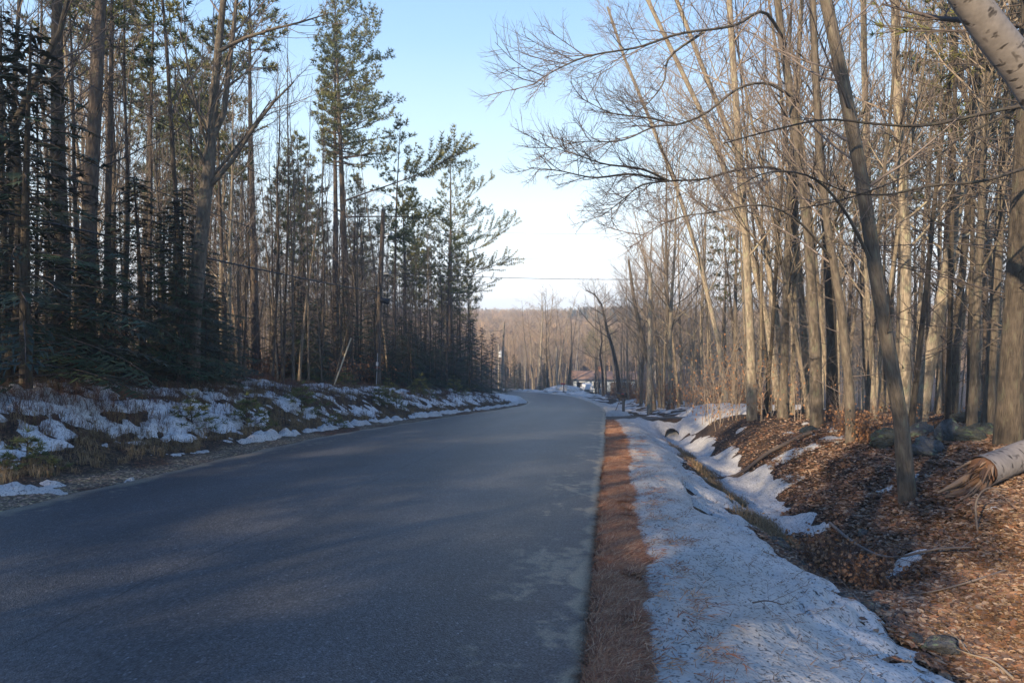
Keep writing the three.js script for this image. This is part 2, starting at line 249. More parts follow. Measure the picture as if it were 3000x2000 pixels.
// snow: thickness in metres over the ground; where it is below zero the ground shows
const snowTex = dataTex(512, 512, (u, v, o, i, j) => { let g = .93 + (tfbm(u, v, 6, 6, 4, 1) - .5) * .12; const sp = tfbm(u, v, 90, 90, 2, 5); if (sp > .64) g *= 1 - (sp - .64) * 2.6; const st = tfbm(u, v, 120, 40, 2, 8); if (st > .74) g *= 1 - (st - .74) * 2; o[0] = g; o[1] = g * .985; o[2] = g * .96; }); snowTex.repeat.set(.7, .7);
const snowBump = dataTex(512, 512, (u, v, o) => { o[0] = o[1] = o[2] = .6 * tfbm(u, v, 14, 14, 4, 60) + .4 * tfbm(u, v, 60, 60, 2, 61); }, false); snowBump.repeat.set(.7, .7);
M.snow = std(lin(1, 1, 1), .8, { vertexColors: true, map: snowTex, bumpMap: snowBump, bumpScale: .019 });
function snowDepth(x, d, L) {
  const { e, s, t } = L; if (e < 0) return -1;
  const n = fbm(x * .9, d * .9, 3), f = fbm(x * 4.2, d * 4.2, 3), g = fbm(x * 1.9 + 30, d * 1.9, 4);
  let T = -1; const put = (v) => { T = Math.max(T, v); };
  if (t > 0) {
    if (s < 29.6) {
      const out = lerp(2.75, 2.0, sstep(3, 11, s)) + (n - .5) * 1.5 + (f - .5) * .9 + lerp(0, .9, sstep(24, 28, s));
      const m = Math.min((e - stripW(s) - .02 + (f - .5) * .16) / .24, (out - e) / .4, 1);
      put(.075 * m + (g - .5) * .08 + (f - .5) * .05 - (g > .62 && e > 1.2 ? (g - .62) * .9 : 0));
      if (s > 10 && s < 29) { const m2 = Math.min((e - 2.35 + (n - .5) * .7) / .25, (3.25 + (n - .5) * .9 - e) / .25, (s - 10) / 2, (28.6 - s) / .8, 1); put(.06 * m2 + (f - .5) * .10 + (g - .5) * .16); }
      if (s > 26.8) { const m3 = Math.min((s - 27.2) / .8, (29.9 - s) / .5, (e - .9) / .5, (6.0 - e) / 1.2, 1); put(.20 * m3 + (f - .5) * .2 + (n - .5) * .12 - (Math.abs(e - 2.8) < .6 && s < 28.3 ? .5 : 0)); }
      put((g - .70) * .5 - (e > 2.2 && e < 6.5 && s < 25 ? 0 : 1));
    } else if (s > 33.6) {
      const w = lerp(1.2, 1.0, sstep(36, 60, s)), m = Math.min((e - .02) / .15, (w + (n - .5) * .8 - e) / .3, (s - 33.7) / .4, 1);
      put(.16 * m + (f - .5) * .08);
      if (e > .6) put((g - lerp(.56, .50, sstep(38, 60, s))) * .4 - sstep(6, 10, e) * .1);
      if (s < 38) put(Math.min((s - 33.6) / .5, (36 + n * 2 - s) / .8, (e - 3.2) / .6, (11 - e) / 2) * .12 + (f - .5) * .14);
    }
  } else {
    const far = sstep(58, 72, s);
    if (s > 10) { const m = Math.min((e - .72 + (n - .5) * .5) / .14, (1.12 + .35 * far + (n - .5) * .5 - e) / .16, (s - 10) / 4, 1); put(.12 * m + (f - .5) * .22 - (g > .5 && s < 26 ? .09 : 0)); }
    if (s < 9 && e < 1.4) put((g - .66) * .5);
    const streak = fbm(s * .75 + 5, e * 1.5, 3), fine = fbm(x * 4.6, d * 4.6, 3);
    if (e > .9) put((streak * .50 + fine * .50 - .470 - .10 * sstep(1.0, .6, e - .9) - .09 * sstep(2.2, 1.2, e) * (1 - far) - .10 * sstep(6.2, 9.5, e) - .02 * sstep(20, 45, s)) * .42);
    if (s > 66 && e < 5) put(Math.min((e - .1) / .4, (3.2 + n - e) / .8, (s - 67) / 4, 1) * .28 + (f - .5) * .12);
  }
  return Math.min(T, .42);
}
function snowFn(side) {
  return (x, d) => {
    const L = land(x, d), T = (L.t > 0) === side ? snowDepth(x, d, L) : -1;
    const f = fbm(x * 5, d * 5, 3), n = fbm(x * 1.3 + 3, d * 1.3, 3);
    const dirt = clamp((side ? sstep(2.0, .4, L.e) * .6 + .06 : sstep(1.35, .7, L.e) * .6) + (n - .5) * (side ? .7 : .3)) * (.6 + .8 * f);
    return { y: L.y + clamp(T, -.12, .5), skip: T < -.005, c: mix3(side ? [.66, .665, .67] : [.80, .81, .82], [.43, .42, .385], clamp(dirt)) };
  };
}
{
  const ang = range(-44, 44, .24).map(a => a * RAD), rad = geom(2.2, 105, 1.0125);
  top(sheet(ang.filter(a => a > -1 * RAD), rad, snowFn(true), '', M.snow), 'snow', 'old dirty snow along the verge and in the ditch below the needle strip', 'snow', null, 'structure');
  top(sheet(ang.filter(a => a < 8 * RAD), rad, snowFn(false), '', M.snow), 'snow', 'patchy thawing snow on the bank across the road from the ditch', 'snow', null, 'structure');
}

// ---------------------------------------------------------------- litter: leaves, needles, stems (nobody could count them)
function scatter(name, label, cat, geo, mat, list, tint) {
  const im = new THREE.InstancedMesh(geo, mat, list.length), q = new THREE.Matrix4(), e = new THREE.Euler(), c = new THREE.Color();
  list.forEach((o, k) => { e.set(o.rx || 0, o.ry || 0, o.rz || 0, 'YXZ'); q.makeRotationFromEuler(e).scale(V(o.k, o.ky || o.k, o.k)).setPosition(o.x, o.y, o.z); im.setMatrixAt(k, q); if (tint) im.setColorAt(k, c.setRGB(...tint(o, k))); });
  im.castShadow = im.receiveShadow = true; im.instanceMatrix.needsUpdate = true;
  return top(im, name, label, cat, null, 'stuff');
}
function leafGeo() {                                                            // a dry, cupped leaf with a folded midrib
  const b = new MB(), P = [V(0, 0, -.5), V(.26, .08, -.2), V(.22, .12, .18), V(0, .03, .55), V(-.22, .11, .18), V(-.26, .06, -.2), V(0, 0, 0)];
  for (let k = 0; k < 6; k++) b.tri(P[6], P[k], P[(k + 1) % 6]); return b.geometry();
}
M.litter = std(lin(1, 1, 1), .85, { side: THREE.DoubleSide });
{
  const R = RNG(5), list = [];
  for (let k = 0; k < 400000 && list.length < 80000; k++) {
    const d = 2.2 + 22 * R() * R(), x = lerp(-.2, .80, R()) * d; const L = land(x, d);
    if (L.t < 0 || L.e < 1.6 || L.s > 28.5) continue;
    if (L.e < 3.4 && snowDepth(x, d, L) > -.01 && R() > .012) continue;
    list.push({ x, y: L.y + .012 + R() * .02, z: -d, rx: (R() - .5) * .9, ry: R() * 6.28, rz: (R() - .5) * .9, k: .03 + R() * .06 + (R() < .1 ? .03 : 0) });
  }
  const tones = [[.26, .145, .08], [.20, .11, .065], [.32, .215, .135], [.145, .085, .055], [.37, .27, .19], [.22, .105, .055], [.10, .065, .05]];
  scatter('leaf_litter', 'dry brown fallen leaves covering the slope above the ditch', 'leaves', leafGeo(), M.litter, list, () => { const t = tones[R() * tones.length | 0], v = .75 + R() * .5; return t.map(c => c * v); });
}
function needleGeo(n, len, spread) { const b = new MB(), R = RNG(n); for (let k = 0; k < n; k++) { const a = R() * 6.28, x = (R() - .5) * spread, z = (R() - .5) * spread, l = len * (.6 + R() * .6), w = .0022, y0 = R() * .012, y1 = R() * .03; const ca = Math.cos(a), sa = Math.sin(a); b.tri(V(x - sa * w, y0, z + ca * w), V(x + sa * w, y0 + .002, z - ca * w), V(x + ca * l, y1, z + sa * l)); } return b.geometry(); }
M.needles = std(lin(1, 1, 1), .9, { side: THREE.DoubleSide });
{
  const R = RNG(6), list = [];
  for (let k = 0; k < 26000; k++) {
    const s = 1 + 28 * R() * R(), e = .035 + R() * (stripW(s) + .0) + (R() < .025 ? R() * .6 : 0), p = roadPoint(s, ROAD_HALF + e); const L = land(p.x, -p.z), T = Math.max(0, snowDepth(p.x, -p.z, L));
    list.push({ x: p.x, y: L.y + T + .006, z: p.z, ry: R() * 6.28, k: .8 + R() * .7 });
  }
  const tones = [[.30, .125, .06], [.38, .19, .095], [.22, .095, .055], [.44, .27, .16]];
  scatter('pine_needle_litter', 'rust brown pine needles lying in a strip along the asphalt edge', 'pine needles', needleGeo(9, .085, .09), M.needles, list, () => { const t = tones[R() * 4 | 0], v = .7 + R() * .6; return t.map(c => c * v); });
  const l2 = [];
  for (let k = 0; k < 1300; k++) { const s = 1 + 27 * R() * R(), e = .6 + R() * 2.4, p = roadPoint(s, ROAD_HALF + e), L = land(p.x, -p.z), T = snowDepth(p.x, -p.z, L); if (T < .02) continue; l2.push({ x: p.x, y: L.y + T + .004, z: p.z, ry: R() * 6.28, k: .5 + R() * .9 }); }
  scatter('snow_debris', 'dark needles and bark crumbs scattered over the dirty snow', 'debris', needleGeo(6, .06, .05), M.needles, l2, () => { const v = .4 + R() * .7; return [.20 * v, .13 * v, .08 * v]; });
  const g3 = new THREE.DodecahedronGeometry(.5, 0), l3 = [];
  for (let k = 0; k < 1500; k++) { const s = 1 + 26 * R() * R(), e = R() < .5 ? R() * .5 : .4 + R() * 1.6, p = roadPoint(s, ROAD_HALF + e), L = land(p.x, -p.z), T = Math.max(0, snowDepth(p.x, -p.z, L)); l3.push({ x: p.x, y: L.y + T, z: p.z, ry: R() * 6, rx: R() * 6, k: .006 + R() * R() * .02 }); }
  scatter('grit', 'small grey road grit lying on the needle strip and snow', 'grit', g3, std(lin(1, 1, 1), .9), l3, () => { const v = .12 + R() * .35; return [v, v * .95, v * .88]; });
}
// dead stems and brush poking through the snow of the far bank
function stemGeo(n, h, seed, lean = .5) { const b = new MB(), R = RNG(seed); for (let k = 0; k < n; k++) { const a = R() * 6.28, l = h * (.4 + R() * .8), sp = lean * R(); const p0 = V((R() - .5) * .12, -.03, (R() - .5) * .12), p1 = V(p0.x + Math.cos(a) * l * sp * .5, l * .6, p0.z + Math.sin(a) * l * sp * .5), p2 = V(p0.x + Math.cos(a) * l * sp * 1.2, l * (1 - sp * .3), p0.z + Math.sin(a) * l * sp * 1.2); b.tube([p0, p1, p2], [.005, .0035, .0015], 3); if (R() < .7) b.tube([p1, V(p1.x + (R() - .5) * l * .5, p1.y + l * .35, p1.z + (R() - .5) * l * .5)], [.003, .001], 3); } return b.geometry(); }
function grassGeo(n, h, seed) { const b = new MB(), R = RNG(seed); for (let k = 0; k < n; k++) { const a = R() * 6.28, l = h * (.5 + R() * .8), sp = .3 + R() * .9, x = (R() - .5) * .16, z = (R() - .5) * .16, ca = Math.cos(a), sa = Math.sin(a), w = .005; const m = V(x + ca * l * sp * .35, l * .75, z + sa * l * sp * .35), t = V(x + ca * l * sp, l * (.75 - .35 * sp), z + sa * l * sp); b.tri(V(x - sa * w, -.02, z + ca * w), V(x + sa * w, -.02, z - ca * w), m); b.tri(V(m.x - sa * w, m.y, m.z + ca * w), V(m.x + sa * w, m.y, m.z - ca * w), t); b.tri(V(x + sa * w, -.02, z - ca * w), V(m.x + sa * w, m.y, m.z - ca * w), m); } return b.geometry(); }
M.stem = std(lin(1, 1, 1), .9, { side: THREE.DoubleSide });
{
  const R = RNG(8), a = [], g = [];
  for (let k = 0; k < 60000 && a.length < 6000; k++) { const s = 1 + 85 * R() * R(), e = 1.0 + R() * 8.5, [x, d] = sideSpot(s, -e); if (d < 2 || x / d < -.85) continue; const n = fbm(x * .8 + 70, d * .8, 3); if (n < .42) continue; a.push({ x, y: groundY(x, d), z: -d, ry: R() * 6.28, k: (.5 + R() * .7) * sstep(.3, 2.8, e) * (.2 + n) * .7 }); }
  scatter('brush_stems', 'thin reddish dead stems poking through the snowy bank', 'brush', stemGeo(7, .5, 3, 1.1), M.stem, a, () => { const v = .6 + R() * .7; return [.125 * v, .068 * v, .05 * v]; });
  for (let k = 0; k < 60000 && g.length < 4200; k++) { const s = 1 + 75 * R() * R(), e = .9 + R() * 6.5, [x, d] = sideSpot(s, -e); if (d < 2 || x / d < -.85) continue; const L = land(x, d); if (snowDepth(x, d, L) > .015) continue; g.push({ x, y: L.y, z: -d, ry: R() * 6.28, k: .35 + R() * .55 }); }
  for (let k = 0; k < 60000 && g.length < 6000; k++) { const d = 3 + 25 * R() * R(), x = R() * .8 * d, L = land(x, d); if (L.t < 0 || L.e < 1.7 || L.e > 6 || L.s > 29) continue; const n = fbm(x * 1.1 + 20, d * 1.1, 3), strip = Math.abs(L.e - 2.2) < .35 && L.s > 9; if (snowDepth(x, d, L) > 0 || !strip) continue; g.push({ x, y: L.y, z: -d, ry: R() * 6.28, k: .35 + R() * .5 }); }
  scatter('dead_grass', 'flattened tan dead grass on the ditch sides and road bank', 'grass', grassGeo(12, .24, 4), M.stem, g, () => { const v = .55 + R() * .8; return [.24 * v, .17 * v, .09 * v]; });
}
// ---------------------------------------------------------------- trees
const UPV = V(0, 1, 0);
function limb(R, p0, dir, len, segs, wob, bend) {                               // a wandering line; bend > 0 turns up, < 0 droops
  const pts = [p0.clone()], d = dir.clone().normalize(), st = len / segs; let p = p0.clone();
  for (let k = 0; k < segs; k++) { d.x += (R() - .5) * wob; d.y += (R() - .5) * wob + bend / segs; d.z += (R() - .5) * wob; d.normalize(); p = p.clone().addScaledVector(d, st); pts.push(p); }
  return pts;
}
const taper = (n, r0, r1, pw = 1) => Array.from({ length: n }, (_, k) => lerp(r0, r1, (k / (n - 1)) ** pw));
const pointOn = (pts, f) => { const q = clamp(f, 0, .9999) * (pts.length - 1), k = Math.floor(q); return pts[k].clone().lerp(pts[k + 1], q - k); };
const dirOn = (pts, f) => { const k = Math.min(pts.length - 2, Math.floor(clamp(f, 0, .9999) * (pts.length - 1))); return pts[k + 1].clone().sub(pts[k]).normalize(); };
function sideways(R, dir, angle, flat = 1) { const r = V(R() - .5, (R() - .5) * flat, R() - .5); r.addScaledVector(dir, -r.dot(dir)).normalize(); return dir.clone().multiplyScalar(Math.cos(angle)).addScaledVector(r, Math.sin(angle)).normalize(); }
// twigs along a limb: branchlets that carry finer branchlets
function twigs(mb, R, pts, len, r, o = {}) {
  const n = o.n ?? 6, L = o.levels ?? 2, from = o.from ?? .25;
  for (let k = 0; k < n; k++) {
    const f = from + (1 - from) * ((k + R() * .9) / n), p = pointOn(pts, f), d = sideways(R, dirOn(pts, f), (o.angle ?? .7) + (R() - .5) * .5, o.flat ?? 1);
    const l = len * (1.15 - .65 * f) * (.6 + R() * .7), q = limb(R, p, d, l, L > 1 ? 3 : 2, o.wob ?? .28, o.bend ?? .35);
    mb.tube(q, taper(q.length, r, r * .38), 3);
    if (L > 1) twigs(mb, R, q, l * (o.ratio ?? .55), r * .5, { ...o, n: o.n2 ?? 4, n2: o.n3 ?? 3, levels: L - 1, from: .2 });
  }
}
// a bare broadleaf tree
function hardwood(seed, o) {
  const R = RNG(seed), T = new MB(), B = new MB(), H = o.H, r = o.r;
  const lean = o.lean ?? .04; const d0 = V((R() - .5) * lean * 2, 1, (R() - .5) * lean * 2);
  const tr = o.path ?? limb(R, V(0, -.25, 0), d0, H, 13, .07, .1);
  const rad = o.radii ?? tr.map((_, k) => { const f = k / (tr.length - 1); return r * (1 - .88 * f ** 1.1) * (k === 0 ? 1.5 : k === 1 && !o.path ? 1.02 : 1); });
  T.tube(tr, rad, o.sides ?? 8);
  const nl = o.limbs ?? 18, f0 = o.f0 ?? .38;
  for (let k = 0; k < nl; k++) {
    const f = f0 + (1 - f0) * ((k + R()) / nl) * .97, p = pointOn(tr, f), az = R() * 6.283, el = (o.el ?? .75) + (R() - .5) * .5;
    const d = V(Math.cos(az) * Math.cos(el), Math.sin(el), Math.sin(az) * Math.cos(el)); if (o.pull) d.addScaledVector(o.pull, .8).normalize();
    const l = H * (o.reach ?? .26) * (1.12 - .75 * f) * (.65 + R() * .6), rr = Math.max(.012, r * (1 - .8 * f) * .36);
    const q = limb(R, p, d, l, 5, .24, o.bend ?? .35); (rr > .03 ? T : B).tube(q, taper(6, rr, rr * .3), 4);
    twigs(B, R, q, l * .48, Math.max(.0075, rr * .36), { n: o.n1 ?? 6, n2: o.n2 ?? 4, levels: 2, bend: o.tb ?? .4 });
  }
  for (let k = 0; k < (o.snags ?? 6); k++) { const f = .08 + R() * (f0 - .05), p = pointOn(tr, f), az = R() * 6.28, q = limb(R, p, V(Math.cos(az), .15 + R() * .5, Math.sin(az)), .5 + R() * 1.4, 3, .4, .2); B.tube(q, taper(4, .011, .004), 3); twigs(B, R, q, .5, .005, { n: 3, levels: 1 }); }
  return { T, B };
}
function tuft(mb, R, p, dir, len, n, w, c) {                                    // a spray of needles
  for (let k = 0; k < n; k++) {
    const d = sideways(R, dir, .35 + R() * .95), s = V(R() - .5, R() - .5, R() - .5).cross(d).normalize().multiplyScalar(w), l = len * (.7 + R() * .5), v = .7 + R() * .6, cc = [c[0] * v, c[1] * v, c[2] * v];
    mb.tri(V(p.x - s.x, p.y - s.y, p.z - s.z), V(p.x + s.x, p.y + s.y, p.z + s.z), V(p.x + d.x * l, p.y + d.y * l, p.z + d.z * l), cc);
  }
}
const GREENS = [[.160, .165, .050], [.115, .135, .046], [.180, .172, .052], [.082, .106, .042]];
function pineLimb(B, N, R, p, d, l, rr, o) {
  const q = limb(R, p, d, l, 5, .2, o.up ?? .25); B.tube(q, taper(6, rr, rr * .25), 4);
  const g = GREENS[R() * 4 | 0], nb = Math.max(3, Math.round(l * (o.dense ?? 3.2))), from = o.bare ?? .3;
  for (let b = 0; b < nb; b++) {
    const f = from + (1 - from) * (b + R()) / nb, bp = pointOn(q, f), bd = sideways(R, dirOn(q, f), .8, .5); bd.y += .22; const bl = l * .33 * (1.1 - .5 * f) * (.6 + R() * .6), bq = limb(R, bp, bd, bl, 2, .25, .3); B.tube(bq, taper(3, .010, .004), 3);
    const nt = Math.max(2, Math.round(bl * 4.2)); for (let t = 0; t < nt; t++) tuft(N, R, pointOn(bq, .25 + .75 * (t + 1) / nt), dirOn(bq, .9), (o.tl ?? .30), o.tn ?? 9, o.tw ?? .030, g);
  }
  tuft(N, R, q[5], dirOn(q, 1), .26, 9, .024, g); tuft(N, R, q[4], dirOn(q, .8), .26, 8, .024, g);
}
// white pine: clear trunk with dead snags, whorls of plumed limbs above
function pine(seed, o) {
  const R = RNG(seed), T = new MB(), B = new MB(), N = new MB(true), H = o.H, r = o.r;
  const tr = limb(R, V(0, -.25, 0), V((R() - .5) * .05, 1, (R() - .5) * .05), H, 12, .035, .05);
  T.tube(tr, tr.map((_, k) => r * (1 - .9 * (k / 12) ** 1.15) * (k ? 1 : 1.25)), 9);
  for (let k = 0; k < (o.snags ?? 46); k++) { const f = .12 + R() * (o.c0 - .08), p = pointOn(tr, f), az = R() * 6.28, l = (.5 + R() * 1.5) * (o.snagLen ?? 1), q = limb(R, p, V(Math.cos(az), .05 + R() * .35, Math.sin(az)), l, 3, .35, .15); B.tube(q, taper(4, .013, .004), 3); twigs(B, R, q, l * .35, .0055, { n: 3, levels: 1, bend: .1 }); }
  const nw = o.whorls ?? 11, sh = o.shape ?? (u => (.55 + .9 * u - 1.25 * u * u));
  for (let w = 0; w < nw; w++) {
    const u = (w + .5) / nw, f = lerp(o.c0, .985, u), nb = o.nb ?? 5, a0 = R() * 6.28;
    for (let b = 0; b < nb; b++) { const az = a0 + b / nb * 6.283 + (R() - .5) * .7; let l = o.reach * Math.max(.16, sh(u)) * (.6 + R() * .65); if (o.bias) l *= 1 + o.bias * Math.cos(az - (o.biasAz ?? 0)); if (l < .25) continue; const el = lerp(.02, .85, u ** 1.6) + (R() - .5) * .25; pineLimb(B, N, R, pointOn(tr, f - R() * .02), V(Math.cos(az) * Math.cos(el), Math.sin(el), Math.sin(az) * Math.cos(el)), l, Math.max(.012, r * .2 * (1 - u)), o); }
  }
  tuft(N, R, tr[12], UPV, .4, 14, .02, GREENS[0]);
  for (const lg of o.long ?? []) { const az = lg[1], q = V(Math.cos(az), lg[3], Math.sin(az)); pineLimb(B, N, R, pointOn(tr, lg[0]), q, lg[2], .055, { ...o, up: lg[4] ?? .1, bare: .5, dense: 5.5, tl: .3, tn: 10 }); }
  return { T, B, N };
}
// hemlock or spruce: feathered, drooping, green to the ground
function hemlock(seed, o) {
  const R = RNG(seed), T = new MB(), N = new MB(true), B = new MB(), H = o.H;
  const tr = limb(R, V(0, -.2, 0), UPV, H, 9, .03, .05); T.tube(tr, taper(10, o.r, .012), 7);
  const nb = o.nb ?? 120;
  for (let k = 0; k < nb; k++) {
    const u = ((k + R()) / nb) ** .9, f = lerp(o.c0 ?? .05, .99, u), az = k * 2.4 + R(), l = o.reach * (1.02 - u * .93) * (.65 + R() * .5), q = limb(R, pointOn(tr, f), V(Math.cos(az), .12, Math.sin(az)), l, 4, .16, -.55); B.tube(q, taper(5, .014, .004), 3);
    const g = [.030, .050, .023].map((c, i) => c * (.75 + R() * .5)), side = V(-Math.sin(az), 0, Math.cos(az)), ns = Math.max(4, Math.round(l * (o.dense ?? 9)));
    for (let s = 0; s < ns; s++) for (const sg of [-1, 1]) {
      const fs = .12 + .88 * (s + R()) / ns, p = pointOn(q, fs), dd = dirOn(q, fs), sl = l * .34 * (1.05 - .55 * fs) * (.6 + R() * .6), sd = dd.clone().multiplyScalar(.7).addScaledVector(side, sg * .8); sd.y -= .12 + R() * .25; sd.normalize();
      const e = p.clone().addScaledVector(sd, sl), nr = V(0, 1, 0).cross(sd).normalize(); nr.y += (R() - .5) * .8;
      for (let m = 0; m < 4; m++) { const fm = .1 + m * .24, pm = p.clone().lerp(e, fm), w = .06 * (1.2 - fm * .6), ln = .16 + sl * .2, sgn = m % 2 ? 1 : -1; const tip = pm.clone().addScaledVector(sd, ln * .8).addScaledVector(nr, sgn * ln * .65); const v = .75 + R() * .5; N.tri(pm.clone().addScaledVector(nr, -w * .35), pm.clone().addScaledVector(sd, w), tip, g.map(c => c * v)); }
    }
  }
  return { T, B, N };
}
// bushes and saplings, some still holding their tan leaves
function bush(seed, o) {
  const R = RNG(seed), B = new MB(), N = new MB(true);
  for (let k = 0; k < o.stems; k++) {
    const az = R() * 6.28, h = o.H * (.55 + R() * .6), sp = (o.spread ?? .5) * R(); const q = limb(R, V(Math.cos(az) * .25 * R(), -.12, Math.sin(az) * .25 * R()), V(Math.cos(az) * sp, 1, Math.sin(az) * sp), h, 5, .22, .1); const r = o.r * (.6 + R() * .6); B.tube(q, taper(6, r, r * .25), 4);
    twigs(B, R, q, h * .36, r * .45, { n: o.n ?? 8, n2: 3, levels: 2, from: .2, bend: .2 });
    const nl = o.leaves ?? 0; for (let m = 0; m < nl; m++) { const p = pointOn(q, .15 + R() * .8).add(V((R() - .5) * h * .45, (R() - .5) * h * .2, (R() - .5) * h * .45)), a = V(R() - .5, -.6 - R() * .5, R() - .5).normalize(), s = sideways(R, a, 1.57), l = .09 + R() * .06, w = l * .32, v = .7 + R() * .6, c = [.30 * v, .155 * v, .075 * v], t = p.clone().addScaledVector(a, l), mL = p.clone().addScaledVector(a, l * .45).addScaledVector(s, w), mR = p.clone().addScaledVector(a, l * .45).addScaledVector(s, -w); N.tri(p, mL, t, c); N.tri(p, t, mR, c); }
  }
  return { B, N };
}
let triCount = 0;
function plant(name, parts, mats, label, cat, pos, turn = 0, group) {
  const g = thing(name, label, cat, pos, turn, group);
  for (const [key, nm] of [['T', 'trunk'], ['B', 'branches'], ['N', 'foliage']]) if (parts[key] && parts[key].count) { parts[key].build(nm, mats[key], g); triCount += parts[key].i.length / 3; }
  return g;
}
function copy(src, name, label, cat, pos, turn, scale, group, lean = 0, leanAz = 0) {
  const g = src.clone(); g.name = numbered(name); g.position.copy(pos); g.rotation.set(Math.cos(leanAz) * lean, turn, Math.sin(leanAz) * lean); g.scale.set(scale[0], scale[1], scale[0]); tag(g, label, cat, group); scene.add(g); return g;
}
const protos = {};
function proto(kind, make, mats) {                                              // geometry made once, the meshes of every copy share it
  const g = new THREE.Group(), p = make(); let n = 0;
  for (const [key, nm] of [['T', 'trunk'], ['B', 'branches'], ['N', 'foliage']]) if (p[key] && p[key].count) { p[key].build(nm, mats[key], g); n += p[key].i.length / 3; }
  (protos[kind] ??= []).push(g); return n;
}
const protoTris = [];
for (let k = 0; k < 5; k++) protoTris.push(proto('pole', () => hardwood(100 + k, { H: 15 + k * .6, r: .070 + k * .007, limbs: 16, f0: .40, reach: .18, el: .95, n1: 5, n2: 4, snags: 26 }), { T: [M.barkGrey, M.barkDark, M.barkWarm, M.barkDark, M.barkPale][k], B: k % 2 ? M.twigDark : M.twigGrey }));
for (let k = 0; k < 3; k++) protoTris.push(proto('spread', () => hardwood(140 + k, { H: 15, r: .13, limbs: 24, f0: .24, reach: .33, el: .72, n1: 8, n2: 5, snags: 4 }), { T: [M.barkGrey, M.barkPale, M.barkWarm][k], B: k ? M.twigWarm : M.twigPale }));
for (let k = 0; k < 4; k++) protoTris.push(proto('pine', () => pine(180 + k, { H: 19 + k, r: .115 + k * .010, c0: .60 - k * .03, reach: 2.6, whorls: 9, nb: 5, snags: 44 }), { T: M.barkPine, B: M.twigDark, N: M.pine }));
for (let k = 0; k < 3; k++) protoTris.push(proto('hemlock', () => hemlock(220 + k, { H: 6.5 + k, r: .09, reach: 2.3, nb: 105, dense: 6.5 }), { T: M.barkDark, B: M.twigDark, N: M.pine }));
for (let k = 0; k < 3; k++) protoTris.push(proto('brush', () => bush(260 + k, { stems: 11, H: 1.9, r: .011, spread: .7, leaves: k === 1 ? 26 : 5 }), { B: k === 2 ? M.twigGrey : M.twigRed, N: M.deadLeaf }));
for (let k = 0; k < 3; k++) protoTris.push(proto('sapling', () => bush(290 + k, { stems: 3, H: 4.2, r: .022, spread: .28, leaves: k === 0 ? 40 : 8, n: 12 }), { B: k ? M.twigWarm : M.twigPale, N: M.deadLeaf }));
for (let k = 0; k < 2; k++) protoTris.push(proto('youngPine', () => pine(310 + k, { H: 2.2, r: .035, c0: .06, reach: 1.0, whorls: 6, nb: 6, snags: 0, shape: u => 1.05 - u, tl: .17, tn: 8, tw: .010, dense: 5 }), { T: M.barkPine, B: M.twigDark, N: M.pine }));
console.log('proto triangles', protoTris.join(' '));
function put(kind, k, name, label, cat, pos, turn, scale, group, lean, leanAz) { const L = protos[kind]; return copy(L[k % L.length], name, label, cat, pos, turn, scale, group, lean, leanAz); }
